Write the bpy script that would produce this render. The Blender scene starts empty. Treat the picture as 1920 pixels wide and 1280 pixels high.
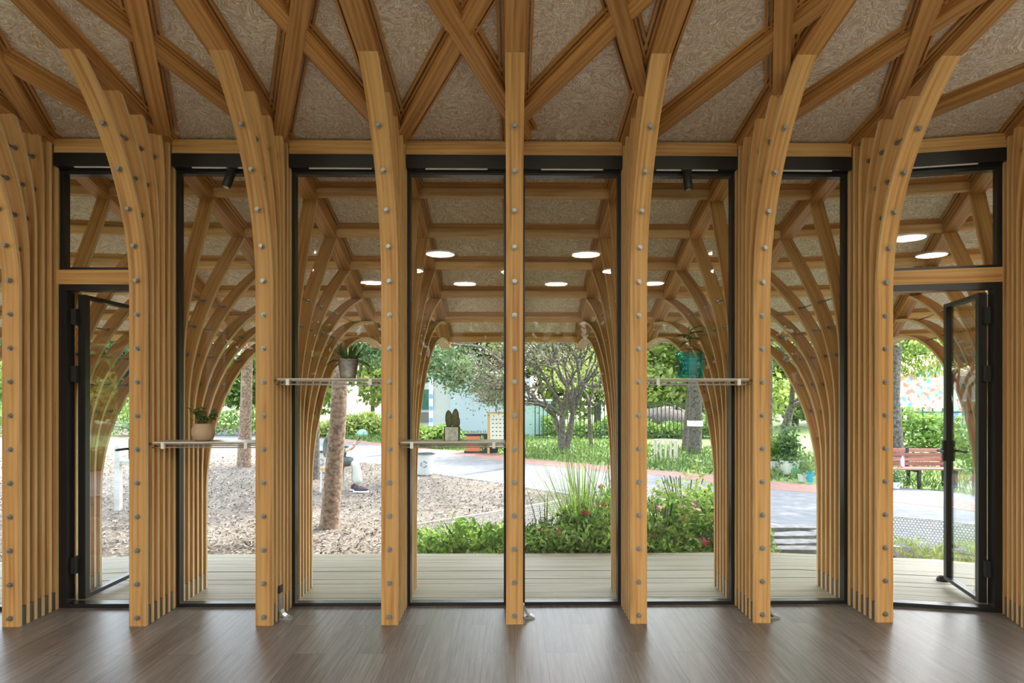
import bpy, math, random
import numpy as np
from mathutils import Vector, Matrix
random.seed(7); rng = np.random.default_rng(7)
C = bpy.context.scene.collection
sc = bpy.context.scene
R = math.radians

# ------------------------------------------------------------------ camera, sky, sun, exposure
F, CX, CY, EYE, YAW = 1200.0, 978.2, 740.0, 1.474, R(0.85)
CAM = Vector((-0.015, 0.0, EYE))
cd = bpy.data.cameras.new('camera'); cam = bpy.data.objects.new('camera', cd); C.objects.link(cam)
cam.location = CAM; cam.rotation_euler = (R(90), 0, -YAW)
cd.sensor_width = 36; cd.lens = F / 1920 * 36
cd.shift_x = (960 - CX) / 1920; cd.shift_y = (CY - 640) / 1920
cd.clip_start = 0.05; cd.clip_end = 400
sc.camera = cam

w = bpy.data.worlds.new('world'); sc.world = w; w.use_nodes = True
wn = w.node_tree; bg = wn.nodes['Background']
sky = wn.nodes.new('ShaderNodeTexSky'); sky.sky_type = 'NISHITA'
sky.sun_disc = False; sky.sun_elevation = R(50); sky.sun_rotation = R(40); sky.air_density = 1.2; sky.dust_density = 3.0
hs = wn.nodes.new('ShaderNodeHueSaturation'); hs.inputs['Saturation'].default_value = 0.55
wn.links.new(sky.outputs[0], hs.inputs['Color']); wn.links.new(hs.outputs[0], bg.inputs[0]); bg.inputs[1].default_value = 1.4

sd = bpy.data.lights.new('sun', 'SUN'); so = bpy.data.objects.new('sun', sd); C.objects.link(so)
sd.energy = 5.2; sd.angle = R(0.6); sd.color = (1.0, 0.94, 0.84)
so.rotation_euler = Vector((-0.42, -0.55, -0.95)).to_track_quat('-Z', 'Y').to_euler()   # shines from the right, behind the far trees

sc.view_settings.view_transform = 'Standard'; sc.view_settings.look = 'None'
sc.view_settings.gamma = 1; sc.view_settings.use_curve_mapping = False
sc.view_settings.exposure = 0.22
sc.cycles.max_bounces = 10; sc.cycles.diffuse_bounces = 6; sc.cycles.glossy_bounces = 3
sc.cycles.transparent_max_bounces = 24; sc.cycles.transmission_bounces = 6
sc.cycles.use_denoising = True
sc.cycles.sample_clamp_indirect = 6.0

# ------------------------------------------------------------------ helpers
def raydir(px, py):
    u, v = (px - CX) / F, (CY - py) / F
    return Vector((u * math.cos(YAW) + math.sin(YAW), -u * math.sin(YAW) + math.cos(YAW), v))
GZ = -0.28
def ground(px, py, z=GZ):
    d = raydir(px, py); t = (z - EYE) / d.z
    return CAM + d * t
def at_y(px, py, Y):
    d = raydir(px, py); return CAM + d * (Y / d.y)

# roof profile, heights above the eye by world depth
UY = [-1, 0, 3.1, 4.45, 5.03, 5.63, 6.11, 6.6, 7.1, 7.62]
UH = [2.62, 2.45, 1.925, 1.70, 1.53, 1.36, 1.16, .96, .76, .55]
CH = [2.68, 2.51, 1.985, 1.765, 1.635, 1.46, 1.27, 1.075, .875, .665]
U = lambda y: float(np.interp(y, UY, UH)) + EYE
CE = lambda y: float(np.interp(y, UY, CH)) + EYE
GY = 4.51                                       # depth of the glass line

def on_roof(px, py, off=0.0):
    d = raydir(px, py); lo, hi = 1.0, 8.0
    for _ in range(50):
        m = (lo + hi) / 2; p = CAM + d * (m / d.y)
        if p.z > U(m) + off: hi = m
        else: lo = m
    return CAM + d * (lo / d.y)

class MB:
    def __init__(s): s.v = []; s.f = []; s.m = []; s.uv = []
    def face(s, idx, uv=None, m=0):
        s.f.append(idx); s.m.append(m); s.uv.extend(uv if uv else [(0, 0)] * len(idx))
    def box(s, c, size, rot=None, m=0, top=None):
        """box centred at c; top=(sx,sy) scales the upper face"""
        hx, hy, hz = size[0] / 2, size[1] / 2, size[2] / 2
        n = len(s.v); tx, ty = top or (1, 1)
        for (x, y, z) in ((-1,-1,-1),(1,-1,-1),(1,1,-1),(-1,1,-1),(-1,-1,1),(1,-1,1),(1,1,1),(-1,1,1)):
            k = (tx, ty) if z > 0 else (1, 1)
            p = Vector((x*hx*k[0], y*hy*k[1], z*hz))
            if rot is not None: p = rot @ p
            s.v.append(p + Vector(c))
        a = max(range(3), key=lambda i: size[i])
        for q, (ax, bx_) in (((0,3,2,1),(0,1)), ((4,5,6,7),(0,1)), ((0,1,5,4),(0,2)), ((2,3,7,6),(0,2)), ((1,2,6,5),(1,2)), ((3,0,4,7),(1,2))):
            pts = ((-1,-1,-1),(1,-1,-1),(1,1,-1),(-1,1,-1),(-1,-1,1),(1,-1,1),(1,1,1),(-1,1,1))
            uv = []
            for i in q:
                c3 = [pts[i][k] * size[k] / 2 for k in range(3)]
                if a == ax: uv.append((c3[bx_], c3[ax]))
                elif a == bx_: uv.append((c3[ax], c3[bx_]))
                else: uv.append((c3[ax], c3[bx_]))
            s.face([n + i for i in q], uv, m)
    def sweep(s, pts, side, wd, th, mf=0, me=1, cap=True):
        """rectangular section along pts: wd along side, th along tangent x side"""
        pts = [Vector(p) for p in pts]; side = Vector(side).normalized(); n0 = len(s.v); L = 0; Ls = []
        for i, p in enumerate(pts):
            if i == 0: t = pts[1] - p
            elif i == len(pts) - 1: t = p - pts[i-1]
            else: t = (pts[i+1] - p).normalized() + (p - pts[i-1]).normalized()
            t.normalize(); nn = t.cross(side).normalized()
            if i: L += (p - pts[i-1]).length
            Ls.append(L)
            for a, b in ((-1,-1),(1,-1),(1,1),(-1,1)):
                s.v.append(p + side * (a * wd / 2) + nn * (b * th / 2))
        for i in range(len(pts) - 1):
            a = n0 + 4 * i; b = a + 4
            for k in range(4):
                k2 = (k + 1) % 4; ww = wd if k % 2 == 0 else th; o = k * 0.37
                s.face([a + k, a + k2, b + k2, b + k], [(o, Ls[i]), (o + ww, Ls[i]), (o + ww, Ls[i+1]), (o, Ls[i+1])], mf if k % 2 == 0 else me)
        if cap:
            s.face([n0+3, n0+2, n0+1, n0], [(0, 0), (wd, 0), (wd, th), (0, th)], me)
            e = n0 + 4 * (len(pts) - 1); s.face([e, e+1, e+2, e+3], [(0, 0), (wd, 0), (wd, th), (0, th)], me)
    def tube(s, pts, r, n=8, m=0, cap=True):
        pts = [Vector(p) for p in pts]; rs = r if isinstance(r, (list, tuple)) else [r] * len(pts)
        n0 = len(s.v); up = None; L = 0
        for i, p in enumerate(pts):
            t = (pts[min(i+1, len(pts)-1)] - pts[max(i-1, 0)])
            if t.length < 1e-9: t = Vector((0, 0, 1))
            t.normalize()
            if up is None: up = t.orthogonal().normalized()
            up = (up - t * up.dot(t)); up = up.normalized() if up.length > 1e-6 else t.orthogonal().normalized()
            b = t.cross(up)
            for k in range(n):
                a = 2 * math.pi * k / n
                s.v.append(p + (up * math.cos(a) + b * math.sin(a)) * rs[i])
        for i in range(len(pts) - 1):
            l = (pts[i+1] - pts[i]).length
            for k in range(n):
                a = n0 + i * n + k; b = n0 + i * n + (k + 1) % n
                u0, u1 = k / n * 6.28 * rs[i], (k + 1) / n * 6.28 * rs[i]
                s.face([a, b, b + n, a + n], [(u0, L), (u1, L), (u1, L + l), (u0, L + l)], m)
            L += l
        if cap:
            s.face([n0 + k for k in range(n)][::-1], None, m)
            s.face([n0 + (len(pts)-1) * n + k for k in range(n)], None, m)
    def lathe(s, prof, c, n=24, m=0, sq=None):
        """revolve (r,z) profile about vertical axis at c; sq makes a squarish superellipse"""
        n0 = len(s.v); c = Vector(c)
        for (r, z) in prof:
            for k in range(n):
                a = 2 * math.pi * k / n; ca, sa = math.cos(a), math.sin(a); q = 1
                if sq: q = (abs(ca) ** sq + abs(sa) ** sq) ** (-1 / sq)
                s.v.append(c + Vector((r * ca * q, r * sa * q, z)))
        for i in range(len(prof) - 1):
            for k in range(n):
                a = n0 + i * n + k; b = n0 + i * n + (k + 1) % n
                s.face([a, b, b + n, a + n], None, m)
        s.face([n0 + k for k in range(n)][::-1], None, m)
        s.face([n0 + (len(prof)-1) * n + k for k in range(n)], None, m)
    def ell(s, c, r, n=12, k=8, rot=None, m=0):
        n0 = len(s.v); c = Vector(c)
        for i in range(k + 1):
            t = math.pi * i / k
            for j in range(n):
                a = 2 * math.pi * j / n
                p = Vector((r[0] * math.sin(t) * math.cos(a), r[1] * math.sin(t) * math.sin(a), -r[2] * math.cos(t)))
                if rot is not None: p = rot @ p
                s.v.append(c + p)
        for i in range(k):
            for j in range(n):
                a = n0 + i * n + j; b = n0 + i * n + (j + 1) % n
                s.face([a, b, b + n, a + n], None, m)
    def poly(s, pts, m=0, uvs=None):
        n0 = len(s.v); s.v.extend(Vector(p) for p in pts)
        s.face(list(range(n0, n0 + len(pts))), uvs or [(p[0], p[1]) for p in pts], m)
    def prism(s, pts, z0, z1, m=0):
        """flat outline (x,y) between two heights"""
        n = len(pts); n0 = len(s.v)
        for z in (z0, z1):
            for p in pts: s.v.append(Vector((p[0], p[1], z)))
        s.face([n0 + i for i in range(n)][::-1], [(p[0], p[1]) for p in pts][::-1], m)
        s.face([n0 + n + i for i in range(n)], [(p[0], p[1]) for p in pts], m)
        for i in range(n):
            j = (i + 1) % n; s.face([n0 + i, n0 + j, n0 + n + j, n0 + n + i], None, m)
    def build(s, name, mats, parent=None, smooth=False):
        me = bpy.data.meshes.new(name); me.from_pydata([tuple(v) for v in s.v], [], s.f)
        mats = mats if isinstance(mats, (list, tuple)) else [mats]
        for m in mats: me.materials.append(m)
        nm = len(mats) - 1
        me.polygons.foreach_set('material_index', [min(i, nm) for i in s.m])
        uv = me.uv_layers.new(name='UVMap'); uv.data.foreach_set('uv', [c for p in s.uv for c in p])
        if smooth: me.polygons.foreach_set('use_smooth', [True] * len(s.f))
        me.update()
        o = bpy.data.objects.new(name, me); C.objects.link(o)
        if parent: o.parent = parent
        return o

def tag(o, label=None, cat=None, group=None, kind=None):
    if label: o['label'] = label
    if cat: o['category'] = cat
    if group: o['group'] = group
    if kind: o['kind'] = kind
    return o
def empty(name, loc=(0, 0, 0), rz=0.0):
    o = bpy.data.objects.new(name, None); C.objects.link(o); o.location = loc; o.rotation_euler = (0, 0, rz)
    o.empty_display_size = 0.1
    return o
def copy_tree(o, parent=None):
    c = o.copy(); C.objects.link(c)
    if parent: c.parent = parent
    for ch in list(o.children): copy_tree(ch, c)
    return c
def struct(o): o['kind'] = 'structure'; return o

def leaf_mesh(name, cen, size, mat, parent=None, up=0.3, aspect=0.5, dirs=None):
    """a spray of bent pointed leaves at the given points"""
    n = len(cen); cen = np.asarray(cen, float)
    size = np.full(n, size) * rng.uniform(.6, 1.3, n)
    if dirs is None:
        d = rng.normal(size=(n, 3)); d /= np.linalg.norm(d, axis=1)[:, None]
    else: d = np.asarray(dirs, float); d = d + rng.normal(scale=.25, size=(n, 3)); d /= np.linalg.norm(d, axis=1)[:, None]
    q = rng.normal(size=(n, 3)); q[:, 2] += up
    s = np.cross(d, q); s /= (np.linalg.norm(s, axis=1)[:, None] + 1e-9); nn = np.cross(s, d)
    L = size[:, None]; W = L * aspect
    a = cen - d * L * .5; b = cen + s * W * .5 + nn * L * .06; c = cen + d * L * .5 - nn * L * .08; e = cen - s * W * .5 + nn * L * .06
    v = np.stack([a, b, c, e], 1).reshape(-1, 3)
    me = bpy.data.meshes.new(name); me.vertices.add(4 * n); me.vertices.foreach_set('co', v.ravel())
    tri = np.empty((2 * n, 3), np.int32); i = np.arange(n) * 4
    tri[0::2] = np.stack([i, i + 1, i + 2], 1); tri[1::2] = np.stack([i, i + 2, i + 3], 1)
    me.loops.add(6 * n); me.loops.foreach_set('vertex_index', tri.ravel())
    me.polygons.add(2 * n); me.polygons.foreach_set('loop_start', np.arange(2 * n) * 3)
    me.polygons.foreach_set('loop_total', np.full(2 * n, 3)); me.materials.append(mat); me.update(calc_edges=True)
    o = bpy.data.objects.new(name, me); C.objects.link(o)
    if parent: o.parent = parent
    return o
def blob_points(n, blobs, shell=0.55):
    vol = np.array([b[1][0] * b[1][1] * b[1][2] for b in blobs]) ** .7; k = rng.choice(len(blobs), n, p=vol / vol.sum())
    d = rng.normal(size=(n, 3)); d /= np.linalg.norm(d, axis=1)[:, None]
    r = shell + (1 - shell) * rng.random(n) ** .6; r *= rng.uniform(.9, 1.12, n)
    c = np.array([b[0] for b in blobs]); s = np.array([b[1] for b in blobs])
    return c[k] + d * r[:, None] * s[k]

# ------------------------------------------------------------------ materials
def mat(name, base=(.8, .8, .8), rough=.6, metal=0.0, spec=.5):
    m = bpy.data.materials.new(name); m.use_nodes = True; b = m.node_tree.nodes['Principled BSDF']
    b.inputs['Base Color'].default_value = (*base, 1); b.inputs['Roughness'].default_value = rough
    b.inputs['Metallic'].default_value = metal; b.inputs['Specular IOR Level'].default_value = spec
    return m
def N(m, t, **kw):
    n = m.node_tree.nodes.new(t)
    for k, v in kw.items(): setattr(n, k, v)
    return n
def ramp(m, stops):
    r = N(m, 'ShaderNodeValToRGB'); e = r.color_ramp.elements
    e[0].position, e[0].color = stops[0][0], (*stops[0][1], 1); e[1].position, e[1].color = stops[-1][0], (*stops[-1][1], 1)
    for p, c in stops[1:-1]:
        x = e.new(p); x.color = (*c, 1)
    return r
def noise(m, scale, detail=4, dist=0.0, vec=None, rough=.5):
    n = N(m, 'ShaderNodeTexNoise'); n.inputs['Scale'].default_value = scale; n.inputs['Detail'].default_value = detail
    n.inputs['Distortion'].default_value = dist; n.inputs['Roughness'].default_value = rough
    if vec is not None: m.node_tree.links.new(vec, n.inputs['Vector'])
    return n
def speckle(name, c1, c2, scale, rough=.85, c3=None, bump=0.0, detail=5, dist=0):
    """object-space noise between colours"""
    m = mat(name, c1, rough); L = m.node_tree.links; tc = N(m, 'ShaderNodeTexCoord')
    n = noise(m, scale, detail, dist, tc.outputs['Object'])
    r = ramp(m, [(.35, c1), (.5, c3 or tuple((a + b) / 2 for a, b in zip(c1, c2))), (.65, c2)])
    L.new(n.outputs['Fac'], r.inputs[0]); L.new(r.outputs[0], m.node_tree.nodes['Principled BSDF'].inputs['Base Color'])
    if bump:
        b = N(m, 'ShaderNodeBump'); b.inputs['Strength'].default_value = bump; b.inputs['Distance'].default_value = .02
        L.new(n.outputs['Fac'], b.inputs['Height']); L.new(b.outputs[0], m.node_tree.nodes['Principled BSDF'].inputs['Normal'])
    return m
def wood(name, dark, mid, light, rough=.5, across=34, along=1.6, var=.18, wv_amt=.12):
    """planed softwood, grain along the V of the UV map, each object with its own offset and tone"""
    m = mat(name, mid, rough, spec=.35); L = m.node_tree.links; B = m.node_tree.nodes['Principled BSDF']
    uv = N(m, 'ShaderNodeUVMap'); oi = N(m, 'ShaderNodeObjectInfo')
    off = N(m, 'ShaderNodeVectorMath', operation='SCALE'); cmb = N(m, 'ShaderNodeCombineXYZ')
    L.new(oi.outputs['Random'], cmb.inputs[0]); L.new(oi.outputs['Random'], cmb.inputs[1])
    off.inputs['Scale'].default_value = 37.0; L.new(cmb.outputs[0], off.inputs[0])
    add = N(m, 'ShaderNodeVectorMath', operation='ADD'); L.new(uv.outputs[0], add.inputs[0]); L.new(off.outputs[0], add.inputs[1])
    mp = N(m, 'ShaderNodeMapping'); mp.inputs['Scale'].default_value = (across, along, 1); L.new(add.outputs[0], mp.inputs[0])
    n1 = noise(m, 1.0, 5, .6, mp.outputs[0], .6)
    mp2 = N(m, 'ShaderNodeMapping'); mp2.inputs['Scale'].default_value = (across * .35, along * .5, 1); L.new(add.outputs[0], mp2.inputs[0])
    wv = N(m, 'ShaderNodeTexWave'); wv.bands_direction = 'X'; wv.inputs['Scale'].default_value = 1.1; wv.inputs['Distortion'].default_value = 9.0
    wv.inputs['Detail'].default_value = 2.0; L.new(mp2.outputs[0], wv.inputs[0])
    mx = N(m, 'ShaderNodeMath', operation='MULTIPLY_ADD'); L.new(wv.outputs['Fac'], mx.inputs[0]); mx.inputs[1].default_value = wv_amt; L.new(n1.outputs['Fac'], mx.inputs[2])
    r = ramp(m, [(.36, light), (.56, mid), (.75, dark)]); L.new(mx.outputs[0], r.inputs[0])
    hs = N(m, 'ShaderNodeHueSaturation'); mr = N(m, 'ShaderNodeMapRange'); mr.inputs['To Min'].default_value = 1 - var; mr.inputs['To Max'].default_value = 1 + var
    L.new(oi.outputs['Random'], mr.inputs[0]); L.new(mr.outputs[0], hs.inputs['Value']); L.new(r.outputs[0], hs.inputs['Color'])
    L.new(hs.outputs[0], B.inputs['Base Color'])
    return m
def leafmat(name, c1, c2, c3=None, trans=.35):
    m = bpy.data.materials.new(name); m.use_nodes = True; t = m.node_tree; L = t.links; t.nodes.clear()
    out = N(m, 'ShaderNodeOutputMaterial'); g = N(m, 'ShaderNodeNewGeometry')
    r = ramp(m, [(0, c1), (.5, c3 or tuple((a + b) / 2 for a, b in zip(c1, c2))), (1, c2)])
    d = N(m, 'ShaderNodeBsdfDiffuse'); tr = N(m, 'ShaderNodeBsdfTranslucent'); mx = N(m, 'ShaderNodeMixShader'); mx.inputs[0].default_value = trans
    L.new(g.outputs['Random Per Island'], r.inputs[0]); L.new(r.outputs[0], d.inputs[0]); L.new(r.outputs[0], tr.inputs[0])
    gl = N(m, 'ShaderNodeBsdfGlossy'); gl.inputs['Roughness'].default_value = .4; m2 = N(m, 'ShaderNodeMixShader'); m2.inputs[0].default_value = .05
    L.new(d.outputs[0], mx.inputs[1]); L.new(tr.outputs[0], mx.inputs[2]); L.new(mx.outputs[0], m2.inputs[1]); L.new(gl.outputs[0], m2.inputs[2])
    L.new(m2.outputs[0], out.inputs[0]); return m
def glassmat(name, tint=(1, 1, 1), refl=1.0, ior=1.5):
    m = bpy.data.materials.new(name); m.use_nodes = True; t = m.node_tree; L = t.links; t.nodes.clear()
    out = N(m, 'ShaderNodeOutputMaterial'); fr = N(m, 'ShaderNodeFresnel'); geo = N(m, 'ShaderNodeNewGeometry'); iv = N(m, 'ShaderNodeMapRange')   # same reflectance from either side of the thin sheet
    iv.inputs['To Min'].default_value = ior; iv.inputs['To Max'].default_value = 1 / ior; L.new(geo.outputs['Backfacing'], iv.inputs[0]); L.new(iv.outputs[0], fr.inputs[0])
    tr = N(m, 'ShaderNodeBsdfTransparent'); tr.inputs[0].default_value = (*tint, 1)
    gl = N(m, 'ShaderNodeBsdfGlossy'); gl.inputs['Roughness'].default_value = 0.0; mx = N(m, 'ShaderNodeMixShader')
    mu = N(m, 'ShaderNodeMath', operation='MULTIPLY'); mu.inputs[1].default_value = refl; L.new(fr.outputs[0], mu.inputs[0]); L.new(mu.outputs[0], mx.inputs[0])
    L.new(tr.outputs[0], mx.inputs[1]); L.new(gl.outputs[0], mx.inputs[2]); L.new(mx.outputs[0], out.inputs[0]); return m
def emit(name, col, s):
    m = mat(name, col); b = m.node_tree.nodes['Principled BSDF']; b.inputs['Emission Color'].default_value = (*col, 1); b.inputs['Emission Strength'].default_value = s
    return m

M = {}
M['pine'] = wood('pine_face', (.40, .195, .065), (.565, .325, .12), (.64, .395, .16), across=26, along=.9, var=.12)
M['edge'] = wood('pine_edge', (.62, .43, .22), (.74, .56, .31), (.79, .62, .36), across=12, var=.06, wv_amt=.05)
M['pine2'] = wood('pine_rafter', (.37, .17, .05), (.51, .265, .09), (.57, .315, .115), across=26, along=.9, var=.14, wv_amt=.2)
M['purlin'] = wood('pine_purlin', (.62, .38, .17), (.76, .51, .25), (.82, .58, .30), across=16)
M['white_edge'] = mat('pale_end_board', (.78, .70, .56), .7)
M['black'] = mat('black_aluminium', (.012, .012, .013), .35, spec=.5)
M['blackmatte'] = mat('black_powder_coat', (.02, .02, .022), .5)
M['steel'] = mat('zinc_steel', (.32, .33, .335), .4, .85)
M['darksteel'] = mat('grey_steel_plate', (.19, .17, .15), .55, .6)
M['chrome'] = mat('brushed_chrome', (.72, .72, .73), .2, 1.0)
M['satin'] = mat('satin_metal', (.42, .42, .41), .45, .8)
M['white'] = mat('white_paint', (.8, .8, .78), .5)
M['glass'] = glassmat('window_glass', (.965, .97, .965), .40)
M['doorglass'] = glassmat('door_glass', (.95, .96, .95), 1.0)
M['clear'] = glassmat('clear_plastic', (.9, .95, .97), 1.0)

def ceiling_mat():
    m = mat('fibre_board_ceiling', (.45, .37, .30), .8); L = m.node_tree.links; B = m.node_tree.nodes['Principled BSDF']
    tc = N(m, 'ShaderNodeTexCoord')
    sw = noise(m, 3.0, 2, 0, tc.outputs['Object'])
    mixv = N(m, 'ShaderNodeVectorMath', operation='MULTIPLY_ADD'); L.new(sw.outputs['Color'], mixv.inputs[0]); mixv.inputs[1].default_value = (.5, .5, .5); L.new(tc.outputs['Object'], mixv.inputs[2])
    cols = []
    for k, (rz, sc_) in enumerate(((.5, (110, 14, 14)), (-.6, (14, 95, 14)), (1.3, (80, 16, 16)))):
        mp = N(m, 'ShaderNodeMapping'); mp.inputs['Rotation'].default_value = (0, 0, rz); mp.inputs['Scale'].default_value = sc_
        mp.inputs['Location'].default_value = (k * 9, k * 5, 0); L.new(mixv.outputs[0], mp.inputs[0])
        n = noise(m, 1.0, 3, 1.6, mp.outputs[0], .65); cols.append(n)
    r1 = ramp(m, [(.42, (.46, .385, .31)), (.60, (.78, .71, .62))]); L.new(cols[0].outputs['Fac'], r1.inputs[0])
    r2 = ramp(m, [(.54, (0, 0, 0)), (.60, (1, 1, 1))]); L.new(cols[1].outputs['Fac'], r2.inputs[0])
    r3 = ramp(m, [(.55, (0, 0, 0)), (.61, (1, 1, 1))]); L.new(cols[2].outputs['Fac'], r3.inputs[0])
    a = N(m, 'ShaderNodeMix', data_type='RGBA'); L.new(r2.outputs[0], a.inputs[0]); L.new(r1.outputs[0], a.inputs[6]); a.inputs[7].default_value = (.86, .82, .74, 1)
    b = N(m, 'ShaderNodeMix', data_type='RGBA'); L.new(r3.outputs[0], b.inputs[0]); L.new(a.outputs[2], b.inputs[6]); b.inputs[7].default_value = (.56, .33, .17, 1)
    L.new(b.outputs[2], B.inputs['Base Color'])
    bp = N(m, 'ShaderNodeBump'); bp.inputs['Strength'].default_value = .35; bp.inputs['Distance'].default_value = .01
    L.new(cols[0].outputs['Fac'], bp.inputs['Height']); L.new(bp.outputs[0], B.inputs['Normal']); return m
M['ceiling'] = ceiling_mat()

def plank_mat(name, c1, c2, c3, bw, bl, rough, mortar, rot=0, bump=.1, gx=55, gy=2.5):
    """floor boards running along Y (rot=90 for along X)"""
    m = mat(name, c2, rough); L = m.node_tree.links; B = m.node_tree.nodes['Principled BSDF']; tc = N(m, 'ShaderNodeTexCoord')
    mp = N(m, 'ShaderNodeMapping'); mp.inputs['Rotation'].default_value = (0, 0, R(90 + rot)); L.new(tc.outputs['Object'], mp.inputs[0])
    br = N(m, 'ShaderNodeTexBrick'); br.inputs['Scale'].default_value = 1; br.inputs['Brick Width'].default_value = bl; br.inputs['Row Height'].default_value = bw
    br.inputs['Mortar Size'].default_value = mortar; br.inputs['Mortar Smooth'].default_value = .1; br.inputs['Color1'].default_value = (0, 0, 0, 1); br.inputs['Color2'].default_value = (1, 1, 1, 1); br.inputs['Bias'].default_value = 0
    br.inputs['Mortar'].default_value = (.5, .5, .5, 1); br.offset = .37
    L.new(mp.outputs[0], br.inputs[0])
    mg = N(m, 'ShaderNodeMapping'); mg.inputs['Scale'].default_value = (gy, gx, 1); L.new(mp.outputs[0], mg.inputs[0])
    add = N(m, 'ShaderNodeVectorMath', operation='MULTIPLY_ADD'); L.new(br.outputs['Color'], add.inputs[0]); add.inputs[1].default_value = (7, 7, 7); L.new(mg.outputs[0], add.inputs[2])
    n = noise(m, 1.0, 6, .5, add.outputs[0], .65)
    ma = N(m, 'ShaderNodeMath', operation='MULTIPLY_ADD'); L.new(br.outputs['Color'], ma.inputs[0]); ma.inputs[1].default_value = .16; L.new(n.outputs['Fac'], ma.inputs[2])
    r = ramp(m, [(.38, c1), (.58, c2), (.80, c3)]); L.new(ma.outputs[0], r.inputs[0])
    dk = N(m, 'ShaderNodeMix', data_type='RGBA', blend_type='MIX'); L.new(br.outputs['Fac'], dk.inputs[0]); L.new(r.outputs[0], dk.inputs[6]); dk.inputs[7].default_value = (*[c * .35 for c in c1], 1)
    L.new(dk.outputs[2], B.inputs['Base Color'])
    bp = N(m, 'ShaderNodeBump'); bp.inputs['Strength'].default_value = bump; bp.inputs['Distance'].default_value = .003; L.new(n.outputs['Fac'], bp.inputs['Height']); L.new(bp.outputs[0], B.inputs['Normal'])
    return m
M['floor'] = plank_mat('grey_brown_vinyl_plank', (.105, .092, .086), (.168, .152, .144), (.25, .232, .224), .18, 1.22, .36, .0012, bump=.25)

M['deckwood'] = wood('weathered_deck_board', (.38, .36, .27), (.52, .50, .39), (.60, .58, .47), rough=.55, across=30, along=1.0)
M['bark'] = speckle('tree_bark', (.10, .065, .042), (.30, .20, .135), 22, .9, bump=.8)
M['darkbark'] = speckle('dark_tree_bark', (.05, .042, .036), (.17, .14, .12), 16, .9, bump=.8)
M['mulch'] = speckle('bark_mulch', (.06, .048, .038), (.27, .23, .185), 38, .95, (.15, .125, .10), bump=.6, detail=8)
M['lawn'] = speckle('grass_ground', (.07, .13, .03), (.20, .30, .08), 3, .95, detail=8)
M['road'] = speckle('grey_asphalt', (.13, .14, .15), (.185, .195, .21), 6, .85, detail=8)
M['redlane'] = speckle('red_paving', (.24, .115, .095), (.31, .165, .14), 8, .85, detail=8)
M['kerb'] = speckle('pale_kerb_stone', (.5, .49, .46), (.6, .59, .56), 10, .85)
M['soil'] = speckle('dark_soil', (.045, .035, .025), (.10, .075, .055), 30, .95)
M['stone'] = speckle('slate_paver', (.13, .13, .135), (.26, .255, .25), 9, .8, bump=.4)
M['leaf'] = leafmat('fresh_green_leaf', (.09, .20, .03), (.30, .42, .10))
M['leafbright'] = leafmat('bright_green_leaf', (.12, .28, .04), (.42, .58, .14), trans=.45)
M['leafdark'] = leafmat('dark_green_leaf', (.035, .085, .02), (.13, .22, .06), trans=.25)
M['leafyellow'] = leafmat('yellow_green_leaf', (.22, .32, .06), (.50, .55, .17), trans=.45)
M['leafpurple'] = leafmat('purplish_leaf', (.10, .07, .055), (.24, .20, .13), (.15, .16, .08))
M['leafpine'] = leafmat('pine_needle', (.07, .15, .05), (.22, .32, .14))
M['chips'] = leafmat('wood_chip', (.07, .052, .04), (.52, .46, .38), (.21, .17, .135), trans=0.0)
M['redpetal'] = leafmat('red_petal', (.60, .06, .05), (.80, .22, .20))
M['pinkpetal'] = leafmat('pink_petal', (.60, .10, .35), (.75, .30, .55))
M['yellowpetal'] = leafmat('yellow_petal', (.75, .55, .05), (.85, .70, .15))

# ------------------------------------------------------------------ building frames in plan
def fr(P, ang):                                  # ang: clockwise turn of the outward normal
    a = R(ang); return dict(P=Vector((P[0], P[1], 0)), a=-a, n=Vector((math.sin(a), math.cos(a), 0)), t=Vector((math.cos(a), -math.sin(a), 0)))
FR = {i: fr((.8 * i, GY), 0) for i in range(-4, 4)}
FR[4] = fr((3.36, 4.30), 17); FR[5] = fr((4.14, 3.92), 34); FR[6] = fr((4.80, 3.32), 50)
FR[-5] = fr((-4.06, 4.36), -17); FR[-6] = fr((-4.87, 3.98), -34); FR[-7] = fr((-5.53, 3.38), -50)
IDX = sorted(FR)
def W(i, x, y, z):
    f = FR[i]; return f['P'] + f['t'] * x + f['n'] * y + Vector((0, 0, z))

# floor, deck, ceiling
b = MB(); line = [W(i, 0, .03, 0) for i in IDX]
b.prism([(-6.5, -5), (6.5, -5), (6.5, 3.0)] + [(p.x, p.y) for p in line[::-1]] + [(-6.5, 3.0)], -.2, 0)
struct(b.build('floor', M['floor']))

b = MB(); DE = 1.43; nb = 12; bw = DE / nb
for k in range(nb):
    y0, y1 = .035 + k * bw, .035 + (k + 1) * bw - .007
    zt = rng.uniform(-.004, 0)
    for j in range(len(IDX) - 1):
        i0, i1 = IDX[j], IDX[j + 1]
        q = [W(i0, 0, y0, 0), W(i1, 0, y0, 0), W(i1, 0, y1, 0), W(i0, 0, y1, 0)]
        n0 = len(b.v); ux = i0 * .8 + k * 3.1; L_ = .8
        for z in (-.035, zt):
            for p in q: b.v.append(Vector((p.x, p.y, z)))
        b.face([n0+4, n0+5, n0+6, n0+7], [(y0, ux), (y0, ux + L_), (y1, ux + L_), (y1, ux)])
        b.face([n0, n0+1, n0+5, n0+4], [(0, ux), (0, ux + L_), (.03, ux + L_), (.03, ux)])
        b.face([n0+2, n0+3, n0+7, n0+6], [(0, ux), (0, ux + L_), (.03, ux + L_), (.03, ux)])
struct(b.build('deck', M['deckwood']))
b = MB()
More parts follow.
